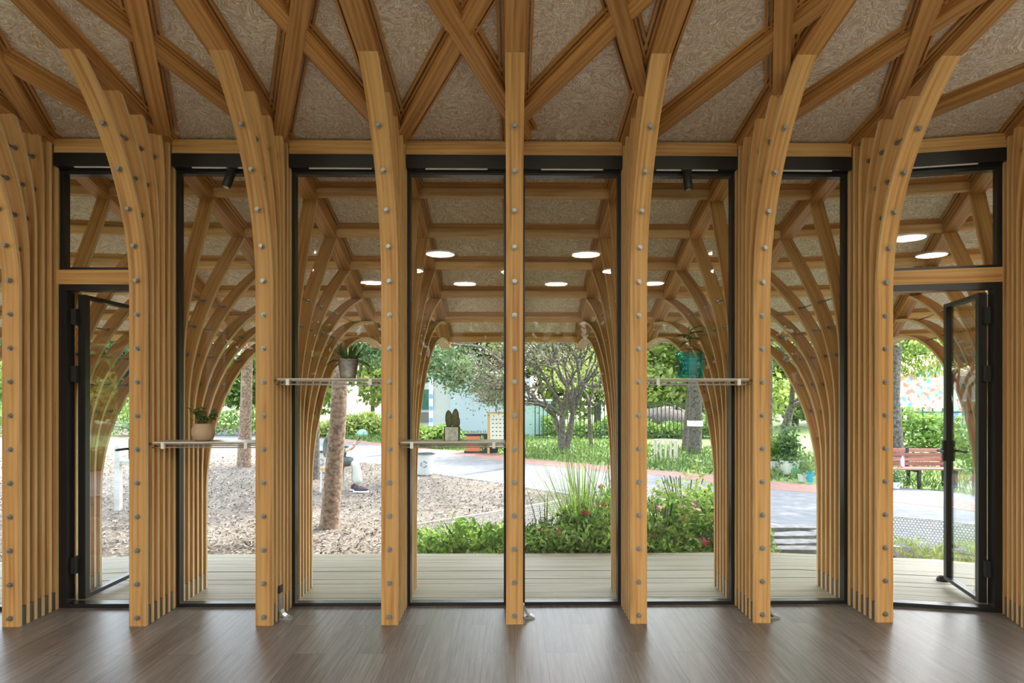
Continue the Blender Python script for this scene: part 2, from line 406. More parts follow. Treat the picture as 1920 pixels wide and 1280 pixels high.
for j in range(len(IDX) - 1):
    i0, i1 = IDX[j], IDX[j + 1]
    q = [W(i0, 0, .03, 0), W(i1, 0, .03, 0), W(i1, 0, DE, 0), W(i0, 0, DE, 0)]
    b.prism([(p.x, p.y) for p in q], -.30, -.04)
struct(b.build('deck_base', M['darksteel']))

PY = [5.05, 5.63, 6.11, 6.6, 7.1, 7.55]          # depths of the six purlins
b = MB(); ys = [2.22, 3.1, 3.8, 4.45, 4.75, 5.03, 5.33, 5.63, 5.87, 6.11, 6.6, 7.1, 7.62]
for j in range(len(IDX) - 1):
    i0, i1 = IDX[j], IDX[j + 1]
    for a, c in zip(ys[:-1], ys[1:]):
        n0 = len(b.v)
        for t_ in (0, .06):
            b.v += [W(i0, 0, a - GY, CE(a) + t_), W(i1, 0, a - GY, CE(a) + t_), W(i1, 0, c - GY, CE(c) + t_), W(i0, 0, c - GY, CE(c) + t_)]
        b.face([n0, n0+3, n0+2, n0+1]); b.face([n0+4, n0+5, n0+6, n0+7]); b.face([n0+2, n0+3, n0+7, n0+6]); b.face([n0, n0+1, n0+5, n0+4])
b.box((0, -1.3, 3.70 + .22), (13.2, 7.5, .1))
struct(b.build('ceiling', M['ceiling']))

# walls behind and beside the viewer
M['plaster'] = mat('warm_plaster', (.62, .55, .45), .8)
def wall_openings(name, x0, x1, y, openings, h=3.95):
    b = MB(); xs = sorted(openings); cur = x0
    for (a, c, z0, z1) in xs:
        b.box(((cur + a) / 2, y, h / 2), (a - cur, .12, h)); b.box(((a + c) / 2, y, z0 / 2), (c - a, .12, z0)); b.box(((a + c) / 2, y, (z1 + h) / 2), (c - a, .12, h - z1)); cur = c
    b.box(((cur + x1) / 2, y, h / 2), (x1 - cur, .12, h)); return struct(b.build(name, M['plaster']))
wall_openings('wall_back', -6.6, 6.6, -5.06, [(-6.3, -3.9, .05, 3.1), (-3.7, -1.3, .05, 3.1), (-1.1, 1.1, .05, 3.1), (1.3, 3.7, .05, 3.1), (3.9, 6.3, .05, 3.1)])
for s, nm in ((-1, 'wall_left'), (1, 'wall_right')):
    b = MB(); b.box((s * 6.56, -1.0, 1.97), (.12, 8.2, 3.95)); struct(b.build(nm, M['plaster']))

# ------------------------------------------------------------------ columns of bolted curved planks
LW, LT = .108, .024
def inner_path(i):
    y0 = -.386 + .066 * i + GY; st = [.65, .85, 1.06, 1.40, 9, 9][i] + EYE; Rr = 1.49; pts = [(y0, 0.0)]
    if st > 5: return [(y0, 0), (y0, U(y0) + .03)]
    pts.append((y0, st)); a = 0
    for k in range(1, 40):
        a = R(2.6) * k; y = y0 - Rr * (1 - math.cos(a)); z = st + Rr * math.sin(a)
        if z > U(y) + .035: break
        pts.append((y, z))
    return pts
OB = [((4.585,.20),(4.585,.7),(4.87,1.1),(5.07,1.58)), ((4.652,-.10),(4.652,.45),(5.2,.95),(5.65,1.40)), ((4.719,-.25),(4.719,.38),(5.45,.84),(6.12,1.19)),
      ((4.786,-.40),(4.786,.32),(5.7,.75),(6.62,.99)), ((4.853,-.55),(4.853,.25),(5.95,.76),(7.12,.79)), ((4.92,-.75),(4.92,.10),(6.1,.78),(7.56,.565))]
def outer_path(i):
    P = OB[i]; pts = [(P[0][0], 0.0), (P[0][0], P[0][1] + EYE)]
    for k in range(1, 17):
        t = k / 16; c = ((1-t)**3, 3*t*(1-t)**2, 3*t*t*(1-t), t**3)
        pts.append((sum(c[j] * P[j][0] for j in range(4)), sum(c[j] * P[j][1] for j in range(4)) + EYE))
    return pts
def cross(path, z):
    """first y where the path crosses height z"""
    for (a, b_) in zip(path[:-1], path[1:]):
        if min(a[1], b_[1]) <= z <= max(a[1], b_[1]) and a[1] != b_[1]: return a[0] + (b_[0] - a[0]) * (z - a[1]) / (b_[1] - a[1])
    return None
paths_in = [inner_path(i) for i in range(6)]; paths_out = [outer_path(i) for i in range(6)]
SPOT = {-4: 'at the far left, left of the left door', -3: 'between the left door and the round tan pot', -2: 'between the round tan pot and the hanging tin bucket plant',
        -1: 'between the tin bucket plant and the cactus pot', 0: 'straight ahead in the middle of the glass wall', 1: 'between the middle column and the teal glass vase',
        2: 'just right of the teal glass vase', 3: 'just left of the open right door', 4: 'at the far right, hinge side of the right door',
        -5: 'seen outside beyond the far left window', -6: 'farthest left of all', -7: 'out of sight left', 5: 'beyond the right door to the right', 6: 'out of sight right'}
def make_column():
    root = empty('timber_column')
    for p in paths_in + paths_out:
        b = MB(); b.sweep([(0, y - GY, z) for y, z in p], (1, 0, 0), LW, LT); b.build('curved_plank', [M['pine'], M['edge']], root)
    for k in range(15):
        z = .056 + .2143 * k
        for grp in (paths_in, paths_out):
            c = [v for v in (cross(p, z) for p in grp) if v is not None]
            if len(c) < 2: continue
            if grp is paths_out and k > 10: continue
            c.sort(); b = MB()
            e0 = .03 if grp is paths_in else 0.02; e1 = .02
            b.tube([(0, c[0] - GY - e0 - LT / 2, z), (0, c[-1] - GY + e1, z)], .0062, 8)
            for n_, cy in enumerate(c):
                front = cy - GY - LT / 2
                if grp is paths_in and n_ == 0: front -= .0 if k < 10 else .012
                b.tube([(0, front - .003, z), (0, front + .002, z)], .017, 12)
                b.tube([(0, front - .020, z), (0, front - .002, z)], .0135, 6)
            b.build('bolt', M['steel'], root)
    for grp in (paths_in, paths_out):
        for p, q in zip(grp[:-1], grp[1:]):
            b = MB(); hh = .12; b.box((0, (p[0][0] + q[0][0]) / 2 - GY, hh / 2), (LW - .012, abs(q[0][0] - p[0][0]) - LT, hh)); b.build('steel_shoe', M['darksteel'], root)
    b = MB(); b.box((0, 0.02, 1.53), (LW - .01, .10, 3.06)); b.build('core_post', M['pine'], root)
    return root
proto = make_column(); first = True
for i in IDX:
    if i in (-7, 6): continue
    o = proto if first else copy_tree(proto); first = False
    o.location = FR[i]['P']; o.rotation_euler = (0, 0, FR[i]['a'])
    tag(o, 'curved pine plank column with bolt heads, ' + SPOT[i], 'column', 'bolted plank columns along the glass wall')

ROW = {-4: 'far left column', -3: 'column right of the left door', -2: 'column left of the tin bucket plant', -1: 'column left of the cactus pot', 0: 'middle column', 1: 'column left of the teal vase',
       2: 'column right of the teal vase', 3: 'column left of the right door', 4: 'far right column', -5: 'outermost left column', 5: 'outermost right column', -6: 'column past the left end', 6: 'column past the right end', -7: 'hidden left column'}
for i in IDX:
    if i in (-7, 6): continue
    ya = .3 if abs(i) < 4 else (2.3 if abs(i) == 4 else 2.6)
    root = empty('roof_rafter', FR[i]['P'], FR[i]['a'])
    b = MB(); prof = [y for y in [ya, 1.5, 3.1, 3.8, 4.45, 4.75, 5.03, 5.33, 5.63, 5.87, 6.11, 6.6, 7.1, 7.62] if y >= ya]
    n0 = None
    # section follows the roof: underside U, top C
    for k, y in enumerate(prof):
        for x, z in ((-LW/2, U(y)), (LW/2, U(y)), (LW/2, CE(y) + .02), (-LW/2, CE(y) + .02)): b.v.append(Vector((x * 1.02, y - GY, z)))
    for k in range(len(prof) - 1):
        a = 4 * k; l0, l1 = prof[k], prof[k + 1]
        for q in range(4):
            q2 = (q + 1) % 4; o_ = q * .37; ww = .11
            b.face([a + q, a + 4 + q, a + 4 + q2, a + q2], [(o_, l0), (o_, l1), (o_ + ww, l1), (o_ + ww, l0)], 0)
    b.face([0, 1, 2, 3], None, 0); e = 4 * (len(prof) - 1); b.face([e + 3, e + 2, e + 1, e], None, 1)
    b.build('beam', [M['pine2'], M['white_edge']], root)
    for s in (-1, 1):                            # stepped battens where the ceiling board meets the beam
        b = MB()
        for (dx, dz, ww) in ((LW / 2 + .010, -.014, .014), (LW / 2 + .034, -.010, .014)):
            b.sweep([(s * dx, y - GY, CE(y) + dz) for y in prof if y >= 2.3], (1, 0, 0), ww, .024, 0, 0)
        b.build('batten', M['pine2'], root)
    tag(root, 'long pine rafter running out over the ' + ROW[i], 'rafter', 'rafters over the columns')

PN = ['purlin nearest to the glass, highest', 'second purlin out from the glass', 'third purlin out from the glass', 'fourth purlin out from the glass', 'fifth purlin, one in from the eave', 'lowest purlin along the eave edge']
for k, y in enumerate(PY):
    root = empty('roof_purlin', (0, 0, 0)); d = .075
    for j in range(len(IDX) - 1):
        i0, i1 = IDX[j], IDX[j + 1]; zc = CE(y) - d / 2 + .01
        b = MB(); b.sweep([W(i0, LW/2, y - GY, zc), W(i1, -LW/2, y - GY, zc)], (0, 0, 1), d + .02, .06)
        b.build('beam', [M['purlin'], M['pine']], root)
        b = MB()
        for (dy, dz) in ((-.045, -.006), (-.074, -.002)):
            b.sweep([W(i0, LW/2, y + dy - GY, CE(y + dy) - .008 + dz), W(i1, -LW/2, y + dy - GY, CE(y + dy) - .008 + dz)], (0, 0, 1), .026, .016)
        b.build('batten', M['pine2'], root)
    tag(root, 'pine outdoor ceiling cross beam, ' + PN[k], 'purlin', 'cross beams under the outer roof')

# diagonal braces on the inner ceiling (endpoints of the underside centre line on the roof surface)
DG = [((820,0),(985,262),-.012,'brace crossing over another just left of the middle column, running down right'),
      ((905,0),(752,262),0,'brace running down left to the column with the cactus pot on its right'),
      ((1215,-10),(960,240),0,'brace rising right from the top of the middle column'),
      ((1152,-10),(1207,185),-.008,'short brace dropping to the first column right of the middle'),
      ((1600,-30),(1215,262),0,'long brace rising right from the first column right of the middle'),
      ((1471,-10),(1463,175),-.010,'near upright brace above the column right of the teal vase'),
      ((1850,-10),(1470,232),0,'long brace rising right from the column right of the teal vase'),
      ((1756,-15),(1672,215),-.010,'brace dropping to the column left of the right door'),
      ((1990,118),(1700,235),0,'brace rising right above the right door'),
      ((497,0),(722,248),0,'brace running down right to the column left of the cactus pot'),
      ((568,-10),(524,262),-.008,'steep brace behind the column left of the tin bucket plant'),
      ((150,-8),(470,238),0,'long brace running down right to the column left of the tin bucket plant'),
      ((252,-10),(306,255),-.008,'steep brace behind the column right of the left door'),
      ((-20,105),(215,242),0,'brace running down right to the column right of the left door'),
      ((0,130),(75,255),-.008,'short brace behind the far left column top'),
      ]
for (p0, p1, off, lab) in DG:
    a, c = on_roof(*p0, off), on_roof(*p1, off); dirv = (c - a); dirv.z = 0; dirv.normalize()
    ext = 1.5 if p0[1] <= 0 else .3
    a2 = a - dirv * ext; pts = []
    n_ = 10
    for k in range(n_ + 1):
        p = a2.lerp(c, k / n_); pts.append((p.x, p.y, U(p.y) + off + .035))
    root = empty('ceiling_brace', (0, 0, 0)); side = dirv.cross(Vector((0, 0, 1)))
    b = MB(); b.sweep(pts, side, .092, .07, 0, 0); b.build('beam', M['pine2'], root)
    for s in (-1, 1):
        b = MB()
        for dx, dz in ((.056, -.014), (.080, -.010)):
            b.sweep([(p[0] + side.x * s * dx, p[1] + side.y * s * dx, CE(p[1] + side.y * s * dx) + dz) for p in pts], side, .013, .024, 0, 0)
        b.build('batten', M['pine2'], root)
    tag(root, 'pine ceiling ' + lab, 'ceiling beam', 'diagonal braces under the inner ceiling')

# ------------------------------------------------------------------ glazing between columns
def along(i0, i1, pad=.054):
    a, c = W(i0, pad, 0, 0), W(i1, -pad, 0, 0); d = c - a
    return a, math.atan2(d.y, d.x), d.length
HEAD = 3.03
def glazed(name, i0, z0, z1, fw=.02, sill=.024, a=None, rz=None, L=None):
    o = empty(name, (a.x, a.y, 0), rz); struct(o)
    b = MB()
    for x in (fw / 2, L - fw / 2): b.box((x, 0, (z0 + z1) / 2), (fw, .06, z1 - z0))
    b.box((L / 2, 0, z0 + sill / 2), (L - 2 * fw, .06, sill)); b.box((L / 2, 0, z1 - fw / 2), (L - 2 * fw, .06, fw))
    b.build('window_frame', M['black'], o)
    g = MB(); g.box((L / 2, 0, (z0 + sill + z1 - fw) / 2), (L - 2 * fw, .008, z1 - fw - z0 - sill)); g.build('glass_pane', M['glass'], o)
    return o
wn_, dn_, tn_ = 1, 1, 1
for j in range(len(IDX) - 1):
    i0, i1 = IDX[j], IDX[j + 1]; a, rz, L = along(i0, i1)
    if i0 in (-4, 3):
        glazed('window_%d' % wn_, i0, 2.338, HEAD, .028, .02, a, rz, L)
        o = empty('trim_%d' % tn_, (a.x, a.y, 0), rz); struct(o); tn_ += 1
        b = MB(); b.box((L / 2, 0, 2.288), (L, .09, .10)); b.build('transom_beam', M['pine'], o)
        d = empty('door_%d' % dn_, (a.x, a.y, 0), rz); struct(d); dn_ += 1
        b = MB(); fw = .052
        if i0 == 3:
            x0 = 0.0
        for x in (fw / 2, L - fw / 2): b.box((x, 0, 1.119), (fw, .08, 2.238))
        b.box((L / 2, 0, 2.238 - .022), (L - 2 * fw, .08, .044)); b.box((L / 2, 0, .014), (L - 2 * fw, .08, .028)); b.build('door_frame', M['black'], d)
        if i0 == 3:                              # narrow fixed light beside the leaf
            b = MB(); xs_ = L - 2 * fw - .62; b.box((fw + xs_ - .012, 0, 1.12), (.024, .06, 2.15)); b.build('fixed_mullion', M['black'], d)
            b = MB(); b.box((fw + xs_ / 2 - .012, 0, 1.11), (max(xs_ - .024, .02), .008, 2.16)); b.build('glass_pane', M['glass'], d)
        # leaf
        lw = .66 if i0 == -4 else .60; lz0, lz1 = .035, 2.18
        if i0 == -4: hx, ang = fw + .046, R(90)
        else: hx, ang = L - fw - .03, R(90 + 34 - 14)
        leaf = empty('door_leaf', (hx, .045, 0)); leaf.parent = d; leaf.rotation_euler = (0, 0, R(75.5) - rz)
        if i0 == -4: leaf.rotation_euler = (0, 0, R(90))
        b = MB(); st = .05; dp = .05; rl = .028
        b.box((st / 2, 0, (lz0 + lz1) / 2), (st, dp, lz1 - lz0)); b.box((lw - st / 2, 0, (lz0 + lz1) / 2), (st, dp, lz1 - lz0))
        b.box((lw / 2, 0, lz0 + rl / 2), (lw - 2 * st, dp, rl)); b.box((lw / 2, 0, lz1 - rl / 2), (lw - 2 * st, dp, rl)); b.build('leaf_frame', M['black'], leaf)
        b = MB(); b.box((lw / 2, 0, (lz0 + lz1) / 2), (lw - 2 * st, .012, lz1 - lz0 - 2 * rl)); b.build('glass_pane', M['doorglass'], leaf)
        for s in (-1, 1):
            b = MB(); hz = 1.04; b.box((lw - .025, s * .034, hz), (.028, .016, .16)); b.tube([(lw - .025, s * .03, hz), (lw - .025, s * .075, hz)], .009, 10)
            b.tube([(lw - .025, s * .075, hz), (lw - .15, s * .072, hz)], .0095, 10); b.build('door_handle', M['blackmatte'], leaf)
        for hz in (.28, 1.62, 2.02):
            b = MB(); xx = fw + .012 if i0 == -4 else L - fw - .012
            b.box((xx, .025, hz), (.045, .05, .11)); b.tube([(xx, .055, hz - .06), (xx, .055, hz + .06)], .011, 10); b.build('hinge', M['blackmatte'], d)
    else:
        glazed('window_%d' % wn_, i0, 0.0, HEAD, a=a, rz=rz, L=L)
    wn_ += 1
    o = empty('trim_%d' % tn_, (a.x, a.y, 0), rz); struct(o); tn_ += 1
    b = MB(); b.box((L / 2, -.045, HEAD + .052), (L, .10, .088)); b.box((L / 2, -.02, HEAD + .008), (L, .05, .018)); b.build('head_track', M['black'], o)
    b = MB(); b.box((L / 2, -.075, HEAD + .0055), (L * .62, .016, .006)); b.build('diffuser_strip', M['white'], o)
    b = MB(); b.box((L / 2, -.03, HEAD + .147), (L, .12, .095)); b.build('head_beam', M['pine'], o)

# ------------------------------------------------------------------ ceiling lamps behind the viewer (their discs mirror in the glass)
lampm = emit('lamp_diffuser', (1.0, .97, .92), 3.0)
k = 0
for (lx, ly) in ((-4.9, -4.1), (-2.9, -4.2), (-1.0, -4.3), (.9, -4.3), (2.9, -4.2), (4.9, -4.1), (-3.9, -2.8), (-1.9, -2.9), (0, -3.0), (1.9, -2.9), (3.9, -2.8), (-3.4, -1.3), (-1.2, -1.5), (1.2, -1.5), (3.4, -1.3)):
    r = empty('ceiling_lamp', (lx, ly, 3.80)); b = MB(); b.lathe([(.25, 0), (.27, .01), (.27, .06), (.22, .07)], (0, 0, 0), 28); b.build('lamp_housing', M['white'], r)
    b = MB(); b.lathe([(.235, -.004), (.235, .004)], (0, 0, -.004), 28); b.build('diffuser', lampm, r)
    k += 1
    tag(r, 'round white ceiling lamp mirrored in the glass, ' + ['%s row, %s' % (a_, b_) for a_, n_l in (('lowest', ('leftmost', 'second from left', 'third from left', 'third from right', 'second from right', 'rightmost')), ('second', ('leftmost', 'second from left', 'middle', 'second from right', 'rightmost')), ('third', ('leftmost', 'left of middle', 'right of middle', 'rightmost'))) for b_ in n_l][k - 1], 'lamp', 'round lamps behind the viewer')
    ld = bpy.data.lights.new('lamp_light', 'AREA'); ld.shape = 'DISK'; ld.size = .46; ld.energy = 42; ld.color = (1.0, .90, .78)
    lo = bpy.data.objects.new('lamp_light', ld); C.objects.link(lo); lo.location = (lx, ly, 3.775)

# small spot lights hanging from the head track
for (px, py0, tilt, lab) in ((431, 312, -14, 'small black spotlight under the head track above the round tan pot'), (1287, 316, 3, 'small black spotlight under the head track above the teal vase')):
    p = at_y(px + 2, py0, 4.40); r = empty('spotlight', (p.x, 4.42, HEAD + .01))
    b = MB(); b.tube([(0, 0, 0), (0, 0, -.03)], .008, 8); b.box((0, 0, -.004), (.07, .03, .014)); b.build('bracket', M['blackmatte'], r)
    t_ = R(tilt); dv = Vector((math.sin(t_), -.18, -math.cos(t_))).normalized()
    b = MB(); o_ = Vector((0, 0, -.02)); b.tube([o_, o_ + dv * .008, o_ + dv * .13, o_ + dv * .135], [.022, .030, .030, .026], 20); b.build('lamp_body', M['blackmatte'], r, True)
    b = MB(); b.tube([o_ + dv * .128, o_ + dv * .137], .021, 16); b.build('lens', M['chrome'], r)
    tag(r, lab, 'spotlight')

# ------------------------------------------------------------------ shelves between columns
SH = [(-3, 1.165, 'rail shelf holding the round tan pot'), (-2, 1.575, 'high rail shelf holding the tin bucket plant'), (-1, 1.165, 'rail shelf holding the cactus in its metal cube'), (1, 1.575, 'high rail shelf holding the teal glass vase')]
for (i, z, lab) in SH:
    r = empty('wall_shelf', (.8 * i + .4, 4.26, z)); L = .8 - LW + .02
    b = MB(); b.box((0, 0, 0), (L - .04, .20, .012)); b.build('shelf_board', M['clear'] if False else mat('frosted_shelf_board', (.55, .55, .52), .25), r)
    for y in (-.10, .10):
        b = MB(); b.tube([(-L / 2, y, -.006), (L / 2, y, -.006)], .006, 8); b.build('rail', M['chrome'], r)
        b = MB(); b.tube([(-L / 2 + .01, y * .8, -.032), (L / 2 - .01, y * .8, -.032)], .004, 8); b.build('rail', M['chrome'], r)
    for x in (-L / 2 + .09, L / 2 - .09):
        for y in (-.10, .10):
            b = MB(); b.box((x, y, -.018), (.02, .02, .04)); b.build('clip', M['white'], r)
    tag(r, 'thin metal ' + lab, 'shelf', 'rail shelves between columns')

def frond(b, base, d, L, wd, droop=.6, n=7, fold=.25):
    """a strap leaf curving over"""
    base = Vector(base); d = Vector(d).normalized(); s = d.cross(Vector((0, 0, 1))); s = s.normalized() if s.length > 1e-3 else Vector((1, 0, 0))
    p = base.copy(); n0 = len(b.v)
    for i in range(n + 1):
        t = i / n; ww = wd * (math.sin(math.pi * min(.97, .12 + .85 * t)) ** .7) * (1 - .3 * t)
        up = s.cross(d) if s.cross(d).length else Vector((0, 0, 1))
        b.v += [p - s * ww / 2, p + up.normalized() * (-fold * ww * .5), p + s * ww / 2]
        d = (d + Vector((0, 0, -droop / n))).normalized(); p = p + d * (L / n)
    for i in range(n):
        a = n0 + 3 * i; b.face([a, a + 1, a + 4, a + 3]); b.face([a + 1, a + 2, a + 5, a + 4])

# round tan pot with a small leafy plant
p = at_y(381, 826, 4.26); zt = 1.165 + .007
r = empty('round_pot', (p.x, 4.26, zt)); M['tan'] = mat('sandy_ceramic', (.46, .34, .23), .6)
b = MB(); b.lathe([(.042, 0), (.062, .012), (.072, .045), (.071, .075), (.058, .108), (.05, .115), (.046, .112), (.046, .09)], (0, 0, 0), 32); b.build('pot_body', M['tan'], r, True)
b = MB(); b.lathe([(.0, .094), (.047, .094)], (0, 0, 0), 24); b.build('soil', M['soil'], r)
b = MB(); c_ = []; dd = []
for k in range(13):
    a = rng.uniform(0, 6.28); t = Vector((math.cos(a) * .09, math.sin(a) * .05, rng.uniform(.06, .13))); o_ = Vector((0, 0, .09)); pp = [o_, o_ + t * .5 + Vector((0, 0, .02)), o_ + t]
    b.tube(pp, .0017, 5)
    for q in range(9): c_.append(tuple(o_ + t * (.35 + .08 * q) + Vector((rng.normal(0, .012), rng.normal(0, .012), rng.normal(0.004, .01)))))
b.build('stem', M['leafdark'], r); leaf_mesh('foliage', c_, .034, M['leafdark'], r, up=2, aspect=.5)
tag(r, 'round sandy pot with a small leafy plant on the left rail shelf', 'potted plant')

# tin bucket with a bushy fern
p = at_y(653, 703, 4.26); r = empty('tin_bucket', (p.x, 4.26, 1.582))
M['tin'] = speckle('galvanised_tin', (.32, .32, .31), (.50, .50, .48), 40, .38); M['tin'].node_tree.nodes['Principled BSDF'].inputs['Metallic'].default_value = .85
b = MB(); b.lathe([(.048, 0), (.05, .004), (.052, .02), (.068, .122), (.071, .126), (.068, .130), (.064, .126), (.062, .10)], (0, 0, 0), 32); b.build('bucket', M['tin'], r, True)
b = MB(); b.tube([Vector((.068 * math.cos(a), .01, .12 - .035 * math.sin(a))) if False else Vector((.066 + .05 * math.sin(a), 0, .115 - .05 * (1 - math.cos(a)))) for a in np.linspace(0, 2.6, 10)], .002, 6); b.build('handle', M['steel'], r)
b = MB(); b.lathe([(0, .105), (.062, .105)], (0, 0, 0), 24); b.build('soil', M['soil'], r)
b = MB()
for k in range(58):
    a = rng.uniform(0, 6.28); e = rng.uniform(.25, 1.5) if k > 22 else rng.uniform(1.0, 1.5)
    d = Vector((math.cos(a) * math.cos(e), math.sin(a) * math.cos(e), math.sin(e)))
    frond(b, (math.cos(a) * .03, math.sin(a) * .03, .11), d, rng.uniform(.09, .17), .016, droop=rng.uniform(.3, 1.5), n=6)
for k in range(8):
    a = rng.uniform(0, 6.28); frond(b, (math.cos(a) * .05, math.sin(a) * .05, .12), (math.cos(a), math.sin(a) * .4, .1), .15, .02, 1.2)
b.build('foliage', M['leafdark'], r); tag(r, 'galvanised tin bucket with a bushy fern on the high left rail shelf', 'potted plant')

# cactus in a metal cube
p = at_y(848, 826, 4.26); r = empty('cactus_pot', (p.x, 4.26, 1.172))
b = MB(); b.box((0, 0, .045), (.088, .088, .09)); b.build('cube_pot', M['tin'], r)
b = MB(); b.box((-.0405 - .006, 0, .045), (.006, .09, .092)); b.box((.0405 + .006, 0, .045), (.006, .09, .092)); b.build('pot_side', mat('dark_bronze', (.05, .03, .02), .3, .8), r)
b = MB(); b.box((0, 0, .088), (.078, .078, .008)); b.build('soil', M['soil'], r)
M['cactus'] = speckle('ribbed_cactus', (.05, .075, .035), (.15, .17, .09), 160, .8)
for (x, h_, t_) in ((-.022, .11, -.06), (.02, .12, .05)):
    b = MB(); b.ell((x, 0, .085 + h_ * .5), (.025, .018, h_ * .55), 18, 10, Matrix.Rotation(t_, 3, 'Y')); b.build('cactus_pad', M['cactus'], r, True)
b = MB(); b.ell((.042, -.005, .115), (.01, .01, .035), 10, 8, Matrix.Rotation(.12, 3, 'Y')); b.build('cactus_pad', M['cactus'], r, True)
tag(r, 'two lobed dark cactus in a polished metal cube pot', 'potted plant')

# teal glass vase with a large leafed plant
p = at_y(1293, 703, 4.26); r = empty('glass_vase', (p.x, 4.26, 1.582))
M['teal'] = glassmat('teal_glass', (.52, .90, .92), 1.0)
b = MB(); prof = [(.079, 0), (.082, .006), (.082, .080), (.087, .086), (.087, .112), (.081, .118), (.083, .165), (.083, .172), (.077, .172), (.076, .12), (.077, .01), (.0, .01)]
b.lathe(prof, (0, 0, 0), 40, sq=6); b.build('vase', M['teal'], r, False)
b = MB(); b.lathe([(.052, .03), (.056, .12), (.062, .13), (.062, .136), (.05, .136), (.0, .13)], (0, 0, 0), 28); b.build('inner_pot', mat('dark_teal_plastic', (.05, .36, .34), .5), r, True)
b = MB(); c0 = Vector((0, 0, .13)); b.tube([c0, c0 + Vector((.004, 0, .07)), c0 + Vector((0, 0, .15)), c0 + Vector((-.004, 0, .22))], .0035, 7); b.build('stem', M['leafdark'], r)
for (a, e, L_, z, wd) in ((.1, .1, .13, .10, .035), (3.3, .15, .12, .10, .03), (2.7, .4, .11, .19, .07), (.4, .6, .12, .20, .075), (5.0, .3, .12, .17, .08), (1.7, .5, .1, .18, .06), (5.9, -.1, .12, .12, .04), (3.9, .1, .13, .15, .05), (.0, .8, .10, .22, .05)):
    b = MB(); frond(b, (0, 0, z + .10), (math.cos(a) * math.cos(e), math.sin(a) * math.cos(e), math.sin(e)), L_, wd, droop=.9, n=8, fold=.3); b.build('leaf', M['leafdark'], r)
tag(r, 'square teal glass vase with a large leafed plant on the right shelf', 'potted plant')

# curved silver floor brackets beside column feet
for (px, py, Y, cap, lab) in ((527, 1150, 4.24, True, 'curved silver bracket with black cap at a column foot below the tin bucket'),
                              (984, 1150, 4.24, False, 'short curved silver bracket at the right foot of the middle column'),
                              (1441, 1150, 4.22, False, 'small silver bracket tip behind the column right of the teal vase')):
    p = at_y(px, py, Y); r = empty('floor_bracket', (p.x, Y, 0)); hh = .20 if cap else .09
    pts = [(-.008, 0, hh), (-.007, 0, hh * .6), (-.002, 0, .06), (.012, 0, .032), (.032, 0, .016), (.05, 0, .011)]
    b = MB(); b.sweep(pts, (0, 1, 0), .05, .012, 0, 0); b.box((.03, 0, .006), (.07, .055, .012)); b.build('bracket_arm', M['satin'], r)
    if cap:
        b = MB(); b.box((-.008, 0, hh - .005), (.02, .056, .045)); b.build('cap', M['blackmatte'], r)
    tag(r, lab, 'bracket')

# door stop on the deck at the right door
p = ground(1775, 1088, 0); r = MB(); r.lathe([(.045, 0), (.045, .015), (.03, .035), (.0, .04)], (0, 0, 0), 20); o = r.build('door_stop', M['blackmatte'], None, True); o.location = (p.x - .03, p.y, 0)
tag(o, 'small black door stop on the deck at the open right door', 'door stop')

# ------------------------------------------------------------------ the park: ground
b = MB(); b.poly([(-60, 5.0, GZ - .03), (60, 5.0, GZ - .03), (60, 75, GZ - .03), (-60, 75, GZ - .03)]); b.poly([(-60, -60, GZ - .03), (60, -60, GZ - .03), (60, 5.0, GZ - .03), (-60, 5.0, GZ - .03)])
struct(b.build('lawn', M['lawn']))
near = [(430, 832), (560, 850), (681, 867), (716, 870), (808, 887), (945, 906), (986, 914), (1200, 944), (1448, 984), (1527, 996), (1700, 1030), (1900, 1080)]
far_ = [(430, 806), (560, 818), (700, 834), (812, 847), (945, 864), (986, 869), (1139, 884), (1213, 888), (1333, 904), (1445, 917), (1525, 924), (1673, 941), (1767, 951), (1950, 975)]
red = [(430, 803), (560, 814), (700, 829), (812, 842), (945, 851), (986, 860), (1139, 873), (1213, 880), (1333, 890), (1445, 902), (1525, 909), (1673, 922), (1767, 931), (1950, 953)]
G2 = lambda L, z=GZ: [ground(x, y, z) for x, y in L]
def strip(name, A, B_, z, m):
    b = MB(); pts = [(p.x, p.y) for p in A] + [(p.x, p.y) for p in B_[::-1]]; b.prism(pts, z - .05, z); return struct(b.build(name, m))
nr, fa, rd = G2(near), G2(far_), G2(red)
def ext(L, s0, s1):                              # prolong a line of points at both ends
    a = L[0] + (L[0] - L[1]).normalized() * s0; c = L[-1] + (L[-1] - L[-2]).normalized() * s1; return [a] + L + [c]
nr, fa, rd = ext(nr, 25, 8), ext(fa, 25, 8), ext(rd, 25, 8)
strip('road', nr, fa, GZ, M['road']); strip('red_lane', fa, rd, GZ + .004, M['redlane'])
b = MB(); b.sweep([(p.x, p.y, GZ + .0) for p in nr], (0, 0, 1), .03, .06); struct(b.build('kerb', M['kerb']))
rg = [(1600, 898), (1673, 913), (1767, 921), (1950, 942)]
b = MB(); q = G2(rg); strip('side_path', [rd[i] for i in (11, 12, 13, 14)], q, GZ + .002, M['road'])
